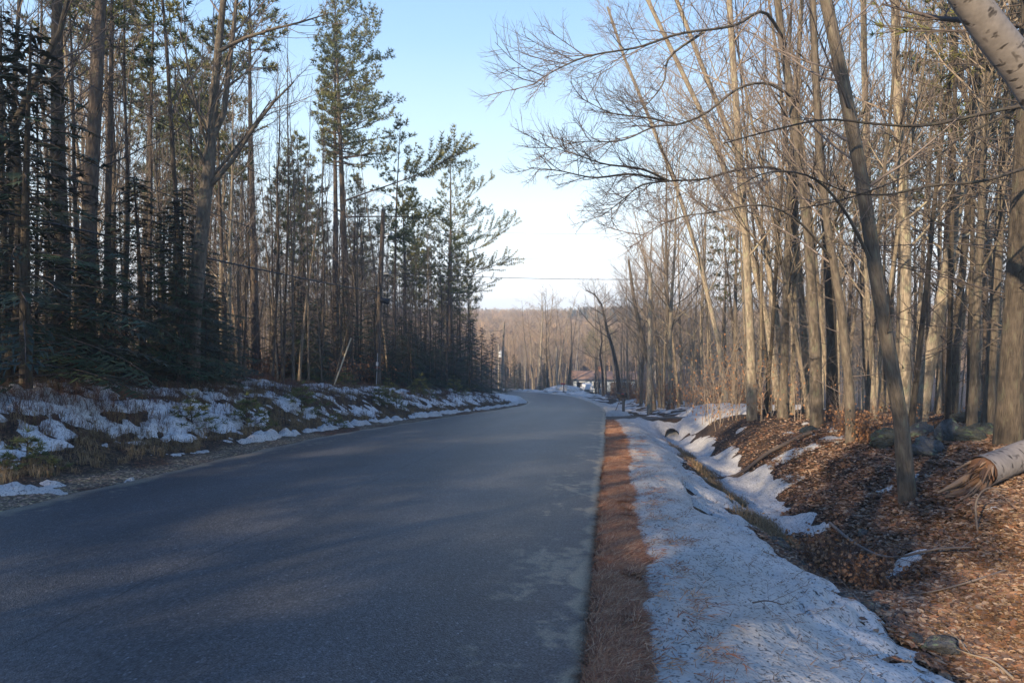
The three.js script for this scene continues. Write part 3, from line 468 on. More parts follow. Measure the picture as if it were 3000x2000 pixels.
// ---------------------------------------------------------------- the woods across the road from the ditch
const spots = [];                                                               // every stem stands clear of the others
function clear(x, d, gap) { for (const [a, b, g] of spots) if ((a - x) ** 2 + (b - d) ** 2 < ((gap + g) / 2) ** 2) return false; spots.push([x, d, gap]); return true; }
const bearing = (x, d) => 1500 + FOCAL * x / d;
{
  const R = RNG(31);
  // tall pines one can pick out
  const P = [
    [985, 44, { H: 22.5, r: .25, c0: .66, reach: 2.0, whorls: 12, nb: 6, dense: 4.4, tn: 11, tl: .25, tw: .026, snags: 40, bias: .2, biasAz: 0 }, 'tall straight white pine, rear stem of the pair behind the utility pole'],
    [1018, 42, { H: 23.2, r: .27, c0: .60, reach: 2.75, whorls: 17, nb: 6, snags: 50, bias: .42, biasAz: -.2, dense: 4.2, tn: 10, tl: .24, tw: .022, shape: u => (u < .55 ? .75 + .3 * u : .92 - 1.6 * (u - .55) * (u - .3)), long: [[.50, .15, 8.0, .22, .12], [.46, -.2, 6.0, .02, -.1], [.41, .4, 4.6, .0, 0]] }, 'tallest white pine with one long limb reaching out over the road'],
    [1322, 63, { H: 21.5, r: .27, c0: .38, reach: 4.9, whorls: 13, nb: 6, snags: 26, bias: .35, biasAz: .2, dense: 3.0, tn: 10, tl: .26, tw: .022, shape: u => (u < .3 ? .55 + 1.2 * u : .95 - 1.05 * (u - .3)) }, 'broad white pine with bluish plumed limbs standing nearest the road bend'],
    [748, 31, { H: 19.5, r: .2, c0: .74, reach: 2.0, whorls: 8, nb: 6, dense: 4, tn: 10, tl: .26, tw: .026, snags: 60 }, 'slim dark pine with a small tuft of green at its top'],
    [905, 50, { H: 18.5, r: .2, c0: .62, reach: 2.6, whorls: 10, nb: 6, dense: 4, tn: 10, tl: .26, tw: .026, snags: 40 }, 'yellow green pine crown just behind the two tallest pines'],
    [400, 40, { H: 19, r: .22, c0: .5, reach: 2.9, whorls: 11, nb: 6, dense: 4, tn: 10, tl: .26, tw: .026, snags: 50 }, 'sunlit olive pine deep in the wood behind the snowy bank'],
    [1185, 52, { H: 15.5, r: .17, c0: .5, reach: 2.8, whorls: 11, nb: 6, dense: 4, tn: 10, tl: .26, tw: .026, snags: 40, bias: .3 }, 'medium pine between the tallest pine and the bend pine'],
    [250, 17, { H: 19, r: .21, c0: .66, reach: 2.6, whorls: 8, snags: 70, snagLen: 1.5 }, 'thick straight pine trunk bristling with dead snags near the bank'],
  ];
  P.forEach(([px, d, o, label], k) => { const x = (px - 1500) / FOCAL * d; clear(x, d, 1.6); plant('white_pine', pine(400 + k, o), { T: M.barkPine, B: M.twigDark, N: M.pine }, label, 'pine tree', foot(x, d)); });
  // the forked hardwood by the bank
  {
    const d = 19, p = [[555, 1090], [563, 960], [575, 830], [598, 600], [612, 480], [622, 330], [640, 130], [660, -60], [670, -260]].map(([a, b]) => at(a, b, d)); p[0].y = groundY(p[0].x, d) - .3;
    const b0 = p[0].clone(), loc = p.map(q => q.clone().sub(b0)), rr = [.26, .21, .195, .175, .16, .125, .1, .07, .04];
    const t = hardwood(501, { H: 13, r: .2, path: loc, radii: rr, limbs: 16, f0: .42, reach: .30, el: .9, snags: 3, sides: 10 });
    const R2 = RNG(77), fork = [[622, 400], [655, 330], [672, 180], [690, 20], [715, -180]].map(([a, b]) => at(a, b, d).sub(b0)); t.T.tube(fork, [.10, .085, .07, .05, .03], 7); twigs(t.B, R2, fork, 2.6, .02, { n: 11, levels: 2, n2: 6 });
    const fork2 = [[602, 560], [680, 470], [745, 370], [800, 300], [860, 240]].map(([a, b]) => at(a, b, d).sub(b0)); t.T.tube(fork2, [.07, .06, .05, .035, .02], 6); twigs(t.B, R2, fork2, 2.2, .015, { n: 10, levels: 2, n2: 6 });
    const hi = [[640, 150], [720, 110], [800, 85], [880, 65], [960, 40]].map(([a, b]) => at(a, b, d - 1).sub(b0)); t.T.tube(hi, [.05, .045, .035, .025, .012], 5); twigs(t.B, R2, hi, 1.6, .012, { n: 11, levels: 2, n2: 5 });
    clear(b0.x, d, 2); plant('forked_maple', t, { T: M.barkGrey, B: M.twigGrey }, 'thick forked bare maple rising from the top of the snowy bank', 'tree', b0);
  }
  {
    const d = 14, p = [[10, 1150], [55, 900], [58, 620], [40, 370], [100, 240], [175, 90], [215, -80], [240, -260]].map(([a, b]) => at(a, b, d)); p[0].y = groundY(p[0].x, d) - .3; const b0 = p[0].clone();
    const t = hardwood(502, { H: 9, r: .11, path: p.map(q => q.clone().sub(b0)), radii: [.13, .10, .09, .08, .07, .055, .04, .02], limbs: 14, f0: .4, reach: .38, el: .6, snags: 3 });
    clear(b0.x, d, 1.4); plant('crooked_tree', t, { T: M.barkDark, B: M.twigDark }, 'thin crooked dark tree with a kinked stem on the bank', 'tree', b0);
  }
  {
    const d = 17.5, p = [[170, 1130], [185, 800], [170, 500], [165, 160], [168, -200]].map(([a, b]) => at(a, b, d)); p[0].y = groundY(p[0].x, d) - .3; const b0 = p[0].clone();
    clear(b0.x, d, 1.4); plant('snapped_trunk', hardwood(503, { H: 11, r: .17, path: p.map(q => q.clone().sub(b0)), radii: [.24, .18, .17, .14, .09], limbs: 14, f0: .3, reach: .30, el: .35, snags: 14 }), { T: M.barkDark, B: M.twigDark }, 'dark rough trunk standing beside the thick straight pine', 'tree', b0);
  }
  // understory evergreens: px, depth, height
  [[70, 13, 7.2], [15, 15, 8.5], [330, 16, 4.2], [420, 17.5, 5.6], [520, 18, 5.2], [600, 20, 4.2], [255, 15.5, 3.4], [480, 23, 6.0], [150, 19, 5.2], [930, 34, 4.6], [1010, 36, 6.0], [1150, 39, 3.2], [1205, 43, 4.6], [1275, 47, 4.8], [1330, 52, 5.2], [1375, 58, 6.5], [1410, 66, 6.6], [1440, 76, 7.2], [1425, 84, 5.5], [1295, 56, 6.5], [1380, 70, 7.5], [1180, 46, 5], [1350, 62, 8], [830, 37, 4.5], [700, 30, 3.2], [1245, 50, 6]].forEach(([px, d, h], k) => { const x = (px - 1500) / FOCAL * d, [, i] = [0, k % 3]; clear(x, d, 1.2); const sc = h / (6.5 + i); put('hemlock', i, 'hemlock', 'dark green hemlock feathered to the ground along the wood edge', 'evergreen', foot(x, d), R() * 6, [sc * (1.0 + R() * .25), sc], 'hemlocks along the edge of the wood'); });
  // the many slender stems
  let n = 0, tries = 0;
  while (n < 360 && tries++ < 20000) {
    const s0 = 2 + 92 * R(), s = s0, e = 5.2 + (s0 < 45 ? 14 : 22) * R(), [x, d] = sideSpot(s, -e), px = bearing(x, d);
    if (d < 12 || px < -30 || px > 1430 || d > 92) continue; if (d < 16 && R() < .5) continue; if (px > 1380 && d < 70) continue;
    if (!clear(x, d, .6 + R() * .5)) continue; n++;
    const w = R(), sc = (.72 + R() * .4) * (px > 650 ? .82 : 1), th = .75 + R() * .55;
    if (w < .72) put('pole', [0, 1, 3, 1, 2, 3][R() * 6 | 0], 'slender_tree', 'slender bare hardwood stem in the dense wood behind the snowy bank', 'tree', foot(x, d), R() * 6.28, [sc * th, sc], 'slender bare trees of the dense wood', (R() - .5) * .09, R() * 6);
    else if (w < .92) put('pine', R() * 4 | 0, 'wood_pine', 'snag covered pine in the dense wood behind the snowy bank', 'pine tree', foot(x, d), R() * 6.28, [sc * .95, sc * .92], 'pines of the dense wood');
    else put('spread', R() * 3 | 0, 'spreading_tree', 'spreading bare tree in the dense wood behind the snowy bank', 'tree', foot(x, d), R() * 6.28, [sc * .9, sc], 'spreading bare trees of the dense wood');
  }
  // trees behind the eye and beside it that keep the sun off the road
  [[-13.2, -1.2, 9.5, 0], [-17.2, -5.65, 11, 1], [-12, -9.3, 12.5, 2], [-16, -13.8, 14, 1], [-15.2, -14.2, 12, 2], [-9.6, -5.7, 8, 0], [-9.8, -8.2, 8, 1], [-12, -2.1, 7.5, 2], [-13.6, -7.4, 10, 0], [-10, -14.8, 14, 1], [-9, -16.5, 14, 2], [-8, -19, 14, 0], [-12, -17, 14, 2], [-11.5, 1, 6, 0], [-12.6, 4, 6.2, 1], [-13.4, -1.4, 6.5, 2], [-11.4, 6.8, 5.6, 1], [-20, -1.3, 17, 0], [-21, .6, 17, 1], [-22, 2.5, 17, 2], [-23, 4.35, 18, 0], [-24, 6.2, 16, 1], [-26, 1.5, 18, 2]].forEach(([x, d, h, i]) => { const sc = h / (6.5 + i); put('hemlock', i, 'hemlock', 'dark green hemlock feathered to the ground along the wood edge', 'evergreen', foot(x, d), R() * 6, [sc * (h > 11 ? .85 : 1.1), sc], 'hemlocks along the edge of the wood'); });
  for (let k = 0, q = 0; q < 150 && k < 4000; k++) { const s = 6 + 80 * R(), e = 5.5 + 15 * R(), [x, d] = sideSpot(s, -e), px = bearing(x, d); if (d < 13 || px < -20 || px > 1420 || !clear(x, d, .35)) continue; q++; const sc = .42 + R() * .35; put('pole', R() * 5 | 0, 'thin_stem', 'thin young stem among the taller trees of the dense wood', 'tree', foot(x, d), R() * 6.28, [sc * .75, sc * 1.1], 'thin young stems of the dense wood', R() * .12, R() * 6.28); }
  for (let k = 0, q = 0; q < 46 && k < 4000; k++) { const s = 8 + 60 * R(), e = 6 + 4.5 * R(), [x, d] = sideSpot(s, -e), px = bearing(x, d); if (d < 13 || px < 0 || px > 1380 || (px > 930 && px < 1060 && d < 36) || !clear(x, d, .9)) continue; q++; const sc = .35 + R() * .42; put('hemlock', q, 'low_hemlock', 'low dark hemlock filling the foot of the dense wood', 'evergreen', foot(x, d), R() * 6, [sc * 1.5, sc], 'low hemlocks in the dense wood'); }
  // brush along the wood edge
  for (let k = 0; k < 60; k++) { const s = 8 + 80 * R(), e = 6.0 + R() * 4.0, [x, d] = sideSpot(s, -e); if (bearing(x, d) < -40 || d < 10) continue; const sc = .7 + R() * .9; put('brush', R() * 3 | 0, 'wood_edge_brush', 'reddish brown bare brush along the foot of the dense wood', 'shrub', foot(x, d), R() * 6, [sc, sc * .8], 'brush along the foot of the dense wood'); }
  for (let k = 0; k < 26; k++) { const s = 12 + 70 * R(), e = 5 + R() * 9, [x, d] = sideSpot(s, -e); if (bearing(x, d) < 0 || d < 14) continue; put('sapling', R() * 3 | 0, 'beech_sapling', 'thin sapling with a few rust coloured leaves in the dense wood', 'sapling', foot(x, d), R() * 6, [1, .7 + R() * .5], 'saplings in the dense wood'); }
  [[560, 1245, 14.5, .75], [720, 1270, 16, .8], [880, 1230, 20, .9], [1110, 1180, 27, .8], [1135, 1160, 30, .9], [1230, 1170, 36, 1.2], [1160, 1210, 28, .6], [70, 1330, 9.5, .6], [1330, 1170, 46, 1.3], [1010, 1150, 30, .8], [980, 1260, 19, .5]].forEach(([px, , d, sc], k) => { const x = (px - 1500) / FOCAL * d; put('youngPine', k, 'young_pine', 'knee high green pine seedling growing on the snowy bank', 'young pine', foot(x, d), R() * 6, [sc * .8, sc * .5], 'young pines on the snowy bank'); });
}

// ---------------------------------------------------------------- the trees above the ditch
function traced(seed, line, d, label, name, o, mats, cat = 'tree') {            // a trunk given by the bearings of its bends
  const p = line.map(([a, b, q]) => at(a, b, q ?? d)); const L0 = p[0]; L0.y = groundY(L0.x, -L0.z) - .25; const b0 = L0.clone(), loc = p.map(q => q.clone().sub(b0));
  const n = loc.length, r = o.r, rad = loc.map((_, k) => r * (k === 0 ? 1.25 : 1 - (o.fall ?? .55) * k / (n - 1))); const H = loc[n - 1].y;
  const t = hardwood(seed, { H, path: loc, radii: rad, sides: 10, ...o });
  for (const lb of o.boughs ?? []) { const q = lb.pts.map(([a, b, dd]) => at(a, b, dd).sub(b0)), R = RNG(seed + 9 + lb.pts[0][0]); const c = new THREE.CatmullRomCurve3(q).getPoints(q.length * 3); t.T.tube(c, taper(c.length, lb.r, lb.r * .16), 6); twigs(t.B, R, c, lb.tw ?? 1.5, lb.tr ?? .011, { n: lb.n ?? 16, n2: lb.n2 ?? 7, n3: 4, levels: lb.levels ?? 3, from: lb.from ?? .15, bend: lb.bend ?? .25, flat: .8, ratio: .6 }); }
  clear(b0.x, -b0.z, 1.5); return plant(name, t, mats, label, cat, b0);
}
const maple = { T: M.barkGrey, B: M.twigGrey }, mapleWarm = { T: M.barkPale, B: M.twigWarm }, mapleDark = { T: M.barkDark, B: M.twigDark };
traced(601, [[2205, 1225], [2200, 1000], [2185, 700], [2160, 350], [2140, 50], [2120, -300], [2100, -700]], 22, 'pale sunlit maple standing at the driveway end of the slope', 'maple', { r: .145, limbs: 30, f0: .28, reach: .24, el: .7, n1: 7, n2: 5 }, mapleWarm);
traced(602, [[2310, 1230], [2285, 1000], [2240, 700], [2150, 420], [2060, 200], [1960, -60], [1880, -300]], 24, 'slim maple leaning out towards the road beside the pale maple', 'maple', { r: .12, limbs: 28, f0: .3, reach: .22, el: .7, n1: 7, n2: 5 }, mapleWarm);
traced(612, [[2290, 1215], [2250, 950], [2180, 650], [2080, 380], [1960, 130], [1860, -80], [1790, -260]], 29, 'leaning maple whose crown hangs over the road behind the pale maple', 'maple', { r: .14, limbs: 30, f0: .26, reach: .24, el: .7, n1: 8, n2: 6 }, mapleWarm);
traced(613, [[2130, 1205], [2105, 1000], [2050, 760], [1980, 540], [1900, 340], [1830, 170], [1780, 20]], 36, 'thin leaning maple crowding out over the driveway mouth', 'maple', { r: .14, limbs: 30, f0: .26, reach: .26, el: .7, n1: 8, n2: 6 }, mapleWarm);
traced(603, [[2395, 1250], [2388, 1000], [2370, 700], [2335, 400], [2290, 100], [2250, -250], [2220, -600]], 17, 'thickest stem of the maple clump at the middle of the slope', 'maple', { r: .14, limbs: 22, f0: .3, reach: .22, el: .65, n1: 6, n2: 5,
  boughs: [{ r: .040, pts: [[2300, 120, 17], [2240, 35, 16], [2150, 75, 15], [1985, 100, 14], [1870, 138, 13.5], [1720, 165, 13], [1610, 215, 12.5], [1560, 250, 12.3]], n: 34, n2: 9, tw: 1.7 }, { r: .03, pts: [[2060, 95, 14.4], [1960, 170, 14.2], [1945, 240, 14], [1900, 300, 13.8], [1840, 345, 13.6]], n: 10, tw: .9 },
    { r: .036, pts: [[2345, 300, 17], [2250, 245, 16], [2165, 258, 15.4], [2070, 330, 15], [1985, 365, 14.6], [1920, 370, 14.3], [1820, 412, 14], [1700, 415, 13.6], [1600, 440, 13.2]], n: 34, n2: 9, tw: 1.7 }, { r: .028, pts: [[1985, 365, 14.6], [1900, 345, 14.4], [1790, 330, 14.2], [1690, 280, 14]], n: 12, tw: .9 }] }, maple);
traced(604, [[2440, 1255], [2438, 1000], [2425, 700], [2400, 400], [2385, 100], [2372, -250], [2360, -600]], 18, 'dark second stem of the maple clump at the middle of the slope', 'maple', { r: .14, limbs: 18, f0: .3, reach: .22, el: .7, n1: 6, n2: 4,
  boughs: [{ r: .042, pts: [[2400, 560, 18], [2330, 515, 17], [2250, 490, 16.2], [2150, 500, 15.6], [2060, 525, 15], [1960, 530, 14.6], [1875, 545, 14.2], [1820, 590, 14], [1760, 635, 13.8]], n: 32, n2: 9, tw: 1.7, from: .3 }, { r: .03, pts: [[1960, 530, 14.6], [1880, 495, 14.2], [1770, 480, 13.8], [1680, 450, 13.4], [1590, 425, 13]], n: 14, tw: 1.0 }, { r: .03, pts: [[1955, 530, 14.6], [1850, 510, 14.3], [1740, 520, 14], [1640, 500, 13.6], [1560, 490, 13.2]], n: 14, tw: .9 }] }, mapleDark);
traced(605, [[2495, 1320], [2490, 1150], [2465, 900], [2430, 700], [2400, 450], [2390, 200], [2380, -100], [2360, -500]], 13.5, 'slim maple with a gentle S bend in front of the clump', 'maple', { r: .095, limbs: 18, f0: .35, reach: .26, el: .7, n1: 6, n2: 5,
  boughs: [{ r: .026, pts: [[2440, 760, 13.5], [2330, 640, 12.6], [2230, 600, 12], [2100, 620, 11.6], [1980, 640, 11.3], [1860, 700, 11]], n: 16, tw: 1.1 }] }, maple);
traced(606, [[2668, 1400], [2640, 1230], [2600, 1000], [2570, 820], [2525, 520], [2475, 260], [2425, 20], [2360, -280], [2300, -560]], 9, 'spotted grey maple leaning over the slope in front of the boulders', 'leaning_maple', { r: .098, fall: .3, limbs: 14, f0: .45, reach: .24, el: .5, n1: 5, n2: 4, snags: 5,
  boughs: [{ r: .024, pts: [[2560, 780, 9], [2470, 610, 8.7], [2380, 520, 8.4], [2250, 505, 8.1], [2140, 560, 7.9]], n: 14, tw: .8, tr: .007 }] }, maple);
traced(607, [[2640, 1270], [2655, 1000], [2655, 700], [2635, 400], [2625, 150], [2620, -150], [2610, -500]], 15, 'tall straight pale trunk rising behind the leaning spotted maple', 'maple', { r: .13, limbs: 20, f0: .3, reach: .22, el: .5, n1: 6, n2: 4 }, mapleWarm);
traced(608, [[2690, 1275], [2725, 1050], [2765, 850], [2800, 650], [2840, 450], [2900, 200], [2960, -100]], 16, 'shaggy golden birch leaning away from the road', 'yellow_birch', { r: .15, limbs: 16, f0: .4, reach: .25, el: .4, n1: 6, n2: 4 }, { T: M.barkPale, B: M.twigWarm });
traced(609, [[2560, 1260], [2540, 1050], [2530, 800], [2545, 500], [2535, 200], [2530, -200]], 20, 'grey trunk half hidden behind the leaning spotted maple', 'maple', { r: .12, limbs: 18, f0: .3, reach: .25, el: .7 }, maple);
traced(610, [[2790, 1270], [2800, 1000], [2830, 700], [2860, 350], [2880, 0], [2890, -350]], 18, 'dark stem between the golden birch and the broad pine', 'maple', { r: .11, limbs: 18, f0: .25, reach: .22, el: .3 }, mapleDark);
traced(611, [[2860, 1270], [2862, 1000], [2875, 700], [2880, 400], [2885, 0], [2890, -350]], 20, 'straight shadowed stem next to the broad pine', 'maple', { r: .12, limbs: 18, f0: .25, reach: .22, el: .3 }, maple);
{
  const t = pine(620, { H: 17, r: .19, c0: .40, reach: 4.2, whorls: 12, nb: 6, snags: 60, snagLen: 1.8, dense: 3.0, tl: .18, tn: 9, tw: .011 }), x = at(2962, 1000, 11).x; clear(x, 11, 1.5);
  plant('broad_pine', t, { T: M.barkDark, B: M.twigDark, N: M.pine }, 'broad dark pine trunk with lichen behind the fallen birch log', 'pine tree', foot(x, 11));
  for (const [px, d, h, i] of [[2900, 22, 15, 0], [2760, 24, 16, 1], [2480, 32, 15, 2], [2160, 42, 13, 3], [2720, 30, 15, 0], [2980, 17, 14, 2], [2560, 38, 16, 1], [2880, 33, 17, 3]]) { const xx = (px - 1500) / FOCAL * d; clear(xx, d, 1); put('pine', i, 'slope_pine', 'dark green pine among the bare trees above the ditch', 'pine tree', foot(xx, d), d, [h / (19 + i) * 1.2, h / (19 + i)], 'pines above the ditch'); }
}
{   // slim stems crowding the clump
  const R = RNG(47); let n = 0, tries = 0;
  while (n < 34 && tries++ < 4000) { const s = 12.5 + 14 * R(), e = 5.2 + 9 * R(), [x, d] = sideSpot(s, e), px = bearing(x, d); if (px > 3000 || px < 2140 || d < 12.5) continue; if (!clear(x, d, .55)) continue; n++; const sc = .85 + R() * .35; put(n % 4 ? 'pole' : 'spread', R() * 5 | 0, 'clump_stem', 'slim bare stem crowding round the maple clump on the slope', 'tree', foot(x, d), R() * 6.28, [sc * (.55 + R() * .5), sc], 'slim stems round the maple clump', .05 + R() * .12, R() * 6.28); }
}
{   // the white birch that leans across from beyond the log
  const pts = [V(7.7, groundY(7.7, 6.5) - .2, -6.5), at(3190, 520, 6.3), at(3060, 300, 6.2), at(2985, 190, 6.1), at(2905, 90, 6), at(2835, -10, 5.9), at(2740, -140, 5.8), at(2620, -300, 5.6)], b0 = pts[0].clone(), loc = pts.map(q => q.clone().sub(b0));
  const t = hardwood(630, { H: 7, r: .15, path: loc, radii: [.2, .155, .15, .145, .138, .128, .11, .07], limbs: 7, f0: .6, reach: .3, el: .4, snags: 0, sides: 14 });
  plant('white_birch', t, { T: M.birch, B: M.twigDark }, 'white birch trunk leaning steeply across the upper slope', 'birch tree', b0);
}
{   // a tree beyond the log whose dark boughs sweep back across the slope
  const b0 = foot(9.6, 9.5, .2), R = RNG(640), t = hardwood(640, { H: 13, r: .2, limbs: 8, f0: .5, reach: .3, el: .5 });
  for (const [pts, r] of [[[[3080, 330, 9.4], [3000, 312, 9.2], [2850, 340, 9], [2700, 368, 8.8], [2560, 362, 8.6], [2420, 350, 8.4], [2250, 385, 8.2], [2120, 420, 8]], .034], [[[3080, 480, 9.4], [3000, 495, 9.2], [2880, 530, 9], [2720, 545, 8.8], [2600, 570, 8.6], [2480, 560, 8.4], [2360, 510, 8.2]], .028], [[[3080, 250, 9.4], [2960, 330, 9.2], [2820, 400, 9], [2720, 480, 8.8], [2600, 540, 8.6], [2450, 590, 8.4], [2280, 620, 8.2]], .022]]) { const q = [V(0, (1000 - pts[0][1]) / FOCAL * 9 + 1.2, 0), ...pts.map(([a, b, c]) => at(a, b, c).sub(b0))], c = new THREE.CatmullRomCurve3(q).getPoints(26); t.T.tube(c, taper(27, r, .006), 6); twigs(t.B, R, c, .75, .006, { n: 13, levels: 2, n2: 4, from: .2, bend: .25 }); }
  plant('bough_tree', t, mapleDark, 'dark tree whose long low boughs sweep across in front of the maple clump', 'tree', b0);
}
{
  const R = RNG(45); let n = 0, tries = 0;
  while (n < 165 && tries++ < 20000) {
    const s = 16 + 80 * R(), e = (s > 38 ? 3.6 : 7.5) + 32 * R() ** 1.3, [x, d] = sideSpot(s, e), px = bearing(x, d);
    if (px > 3040 || px < 1745 || d < 17 || d > 100 || (s > 28.5 && s < 35 && e < 24)) continue; if (px < 1840 && d < 60) continue; if (!clear(x, d, 1.0 + R() * .7)) continue; n++;
    const w = R(), sc = (d < 50 ? .92 : .72) + R() * .38;
    if (w < .6) put('spread', R() * 3 | 0, 'bare_tree', 'bare twiggy tree in the sunlit wood beyond the ditch', 'tree', foot(x, d), R() * 6.28, [sc, sc], 'bare trees of the sunlit wood', (R() - .5) * .16, R() * 6);
    else put('pole', [0, 2, 4, 1][R() * 4 | 0], 'straight_tree', 'straight bare stem in the sunlit wood beyond the ditch', 'tree', foot(x, d), R() * 6.28, [sc * (.8 + R() * .5), sc], 'straight stems of the sunlit wood', (R() - .5) * .16, R() * 6);
  }
  for (const [px, d, k, sc] of [[2085, 26, 0, .8], [2120, 25, 1, .9], [2150, 24, 0, .6], [2060, 27, 2, .8], [2230, 21, 1, .6], [2170, 22.5, 2, .6], [2260, 22, 0, .7], [2340, 20, 1, .6], [2110, 23.5, 1, .5], [2030, 29, 1, .8], [2470, 15, 2, .4]]) { const x = (px - 1500) / FOCAL * d; put('sapling', k, 'slope_sapling', 'pale sapling clump with clinging tan leaves beside the driveway', 'sapling', foot(x, d), R() * 6, [sc * 1.1, sc], 'saplings beside the driveway'); }
  for (let k = 0; k < 46; k++) { const s = 36 + 44 * R(), e = 3.0 + R() * 8 * (s > 55 ? 1.4 : 1), [x, d] = sideSpot(s, e); if (bearing(x, d) < 1770) continue; const sc = .8 + R() * .8; put('brush', k, 'verge_brush', 'brown twiggy brush beyond the black mailbox', 'shrub', foot(x, d), R() * 6, [sc, sc], 'brush beyond the black mailbox'); }
  for (let k = 0; k < 12; k++) { const s = 14 + 14 * R(), e = 4.5 + R() * 5, [x, d] = sideSpot(s, e); put('brush', k, 'slope_brush', 'low bare brush on the leafy slope', 'shrub', foot(x, d), R() * 6, [.5, .45], 'brush on the leafy slope'); }
}
// ---------------------------------------------------------------- trees, yard and house past the bend
{
  const R = RNG(51);
  [[1548, 104, .95, 1], [1566, 110, .9, 0], [1580, 101, 1.0, 2], [1597, 107, 1.05, 0], [1606, 100, 1.0, 1], [1618, 112, 1.0, 2], [1632, 104, .9, 0], [1645, 109, 1.05, 1], [1664, 106, .85, 2], [1672, 113, .9, 0], [1560, 118, .8, 1], [1590, 120, .95, 0], [1622, 121, 1, 2], [1652, 122, .9, 0]].forEach(([px, d, sc, k]) => { const x = (px - 1500) / FOCAL * d; put(k === 2 ? 'spread' : 'pole', k + (d | 0), 'bend_tree', 'bare grey tree in the clump where the road bends out of sight', 'tree', foot(x, d), R() * 6, [sc * 1.9, sc * .98], 'bare trees at the bend', (R() - .5) * .12, R() * 6); });
  for (const [px, d, h, k] of [[1595, 99, 4.2, 0], [1672, 104, 4.6, 1], [1508, 101, 5.4, 2], [1522, 104, 4.4, 0], [1752, 100, 4.4, 1], [1812, 104, 5, 0], [1845, 100, 5.5, 1], [1482, 96, 6, 2]]) { const x = (px - 1500) / FOCAL * d, sc = h / (6.5 + k); put('hemlock', k, 'bend_evergreen', 'squat dark evergreen among the bare trees at the bend', 'evergreen', foot(x, d), R() * 6, [sc * 1.15, sc], 'evergreens at the bend'); }
  for (let k = 0; k < 44; k++) { const px = 1440 + R() * 560, d = 126 + R() * 45, x = (px - 1500) / FOCAL * d; if (px > 1680 && px < 1800 && d < 134) continue; put(R() < .5 ? 'spread' : 'pole', k, 'valley_tree', 'sunlit bare tree on the valley floor past the house', 'tree', foot(x, d), R() * 6, [.75, .7 + R() * .2], 'bare trees on the valley floor'); }
  for (const [px, d] of [[1720, 140], [1745, 150], [1775, 138], [1800, 145], [1735, 165], [1850, 140], [1790, 170]]) { const x = (px - 1500) / FOCAL * d; put('pine', d, 'valley_pine', 'olive green pine standing behind the low house', 'pine tree', foot(x, d), R() * 6, [.9, .62], 'pines behind the low house'); }
  traced(651, [[1818, 1150], [1808, 1080], [1795, 1020], [1780, 970], [1770, 925], [1762, 890], [1742, 862], [1715, 850]], 78, 'dark leaning maple with a crooked top at the mouth of the house yard', 'yard_maple', { r: .25, fall: .8, limbs: 20, f0: .35, reach: .42, el: .35, n1: 7, n2: 5 }, mapleDark);
  traced(652, [[1768, 1152], [1765, 1090], [1758, 1040], [1764, 1000], [1758, 950], [1750, 915]], 84, 'short crooked tree beside the dark leaning maple', 'yard_tree', { r: .16, fall: .8, limbs: 16, f0: .3, reach: .42, el: .45, n1: 7, n2: 5 }, mapleDark);
  traced(653, [[1918, 1160], [1900, 1060], [1880, 980], [1862, 900], [1852, 840], [1842, 760]], 47, 'slim dark trunk leaning towards the road beyond the mailbox', 'leaning_tree', { r: .17, fall: .55, limbs: 16, f0: .3, reach: .34, el: .6, n1: 7, n2: 5 }, maple);
  traced(654, [[1682, 1100], [1690, 1050], [1696, 1000], [1696, 950], [1695, 900]], 128, 'thin bright white birch stem beyond the low house', 'far_birch', { r: .2, fall: .6, limbs: 8, f0: .55, reach: .2, el: .9 }, { T: M.birch, B: M.twigPale }, 'birch tree');
}
{   // the wood on the far hillside: one mass
  const R = RNG(52), a = [], b = [];
  const bare = (() => { const m = new MB(), Q = RNG(3); m.tube([V(0, -.5, 0), V(.1, 4.5, 0), V(0, 9.5, .1)], [.12, .08, .02], 3); for (let k = 0; k < 70; k++) { const y = 2.2 + Q() * 6.6, az = Q() * 6.28, l = 3.4 * (1.2 - y / 11) + .5, el = .35 + Q() * .75; m.tube([V(0, y, 0), V(Math.cos(az) * Math.cos(el) * l, y + Math.sin(el) * l, Math.sin(az) * Math.cos(el) * l)], [.05, .025], 3); } return m.geometry(); })();
  const ever = (() => { const m = new MB(), Q = RNG(4); m.tube([V(0, -.5, 0), V(0, 11, 0)], [.16, .03], 4); for (let k = 0; k < 120; k++) { const u = Q(), y = 2.5 + u * 8.6, az = Q() * 6.28, l = 2.3 * (1.08 - u) + .4, p = V(Math.cos(az) * l * .25, y, Math.sin(az) * l * .25), e = V(Math.cos(az) * l, y + .1 + Q() * .4, Math.sin(az) * l), s = V(-Math.sin(az) * .45, .1 * (Q() - .5), Math.cos(az) * .45); m.tri(p.clone().sub(s), p.clone().add(s).add(V(0, .25, 0)), e); } return m.geometry(); })();
  for (let k = 0; k < 60000 && a.length < 8200; k++) { const r = 168 + 330 * R() ** .9, az = (-44 + 90 * R()) * RAD, x = Math.sin(az) * r, d = Math.cos(az) * r; if (d < 150) continue; const px = bearing(x, d); const n = fbm(x * .018 + 4, d * .018, 3); const green = n > .56; if (green && R() < .65) { if (R() < .75) b.push({ x, y: groundY(x, d), z: -d, ry: R() * 6, k: .8 + R() * .35 }); } else a.push({ x, y: groundY(x, d), z: -d, ry: R() * 6, k: .8 + R() * .4 }); }
  scatter('hillside_wood', 'tan leafless wood covering the far hillside', 'woodland', bare, std(lin(1, 1, 1), .95), a, () => { const v = .7 + R() * .6, w = R() * .06; return [(.36 + w) * v, .275 * v, (.19 - w * .5) * v]; });
  scatter('hillside_evergreens', 'olive evergreens mixed through the far hillside wood', 'woodland', ever, std(lin(1, 1, 1), .9, { side: THREE.DoubleSide }), b, () => { const v = .8 + R() * .4; return [.085 * v, .10 * v, .045 * v]; });
}
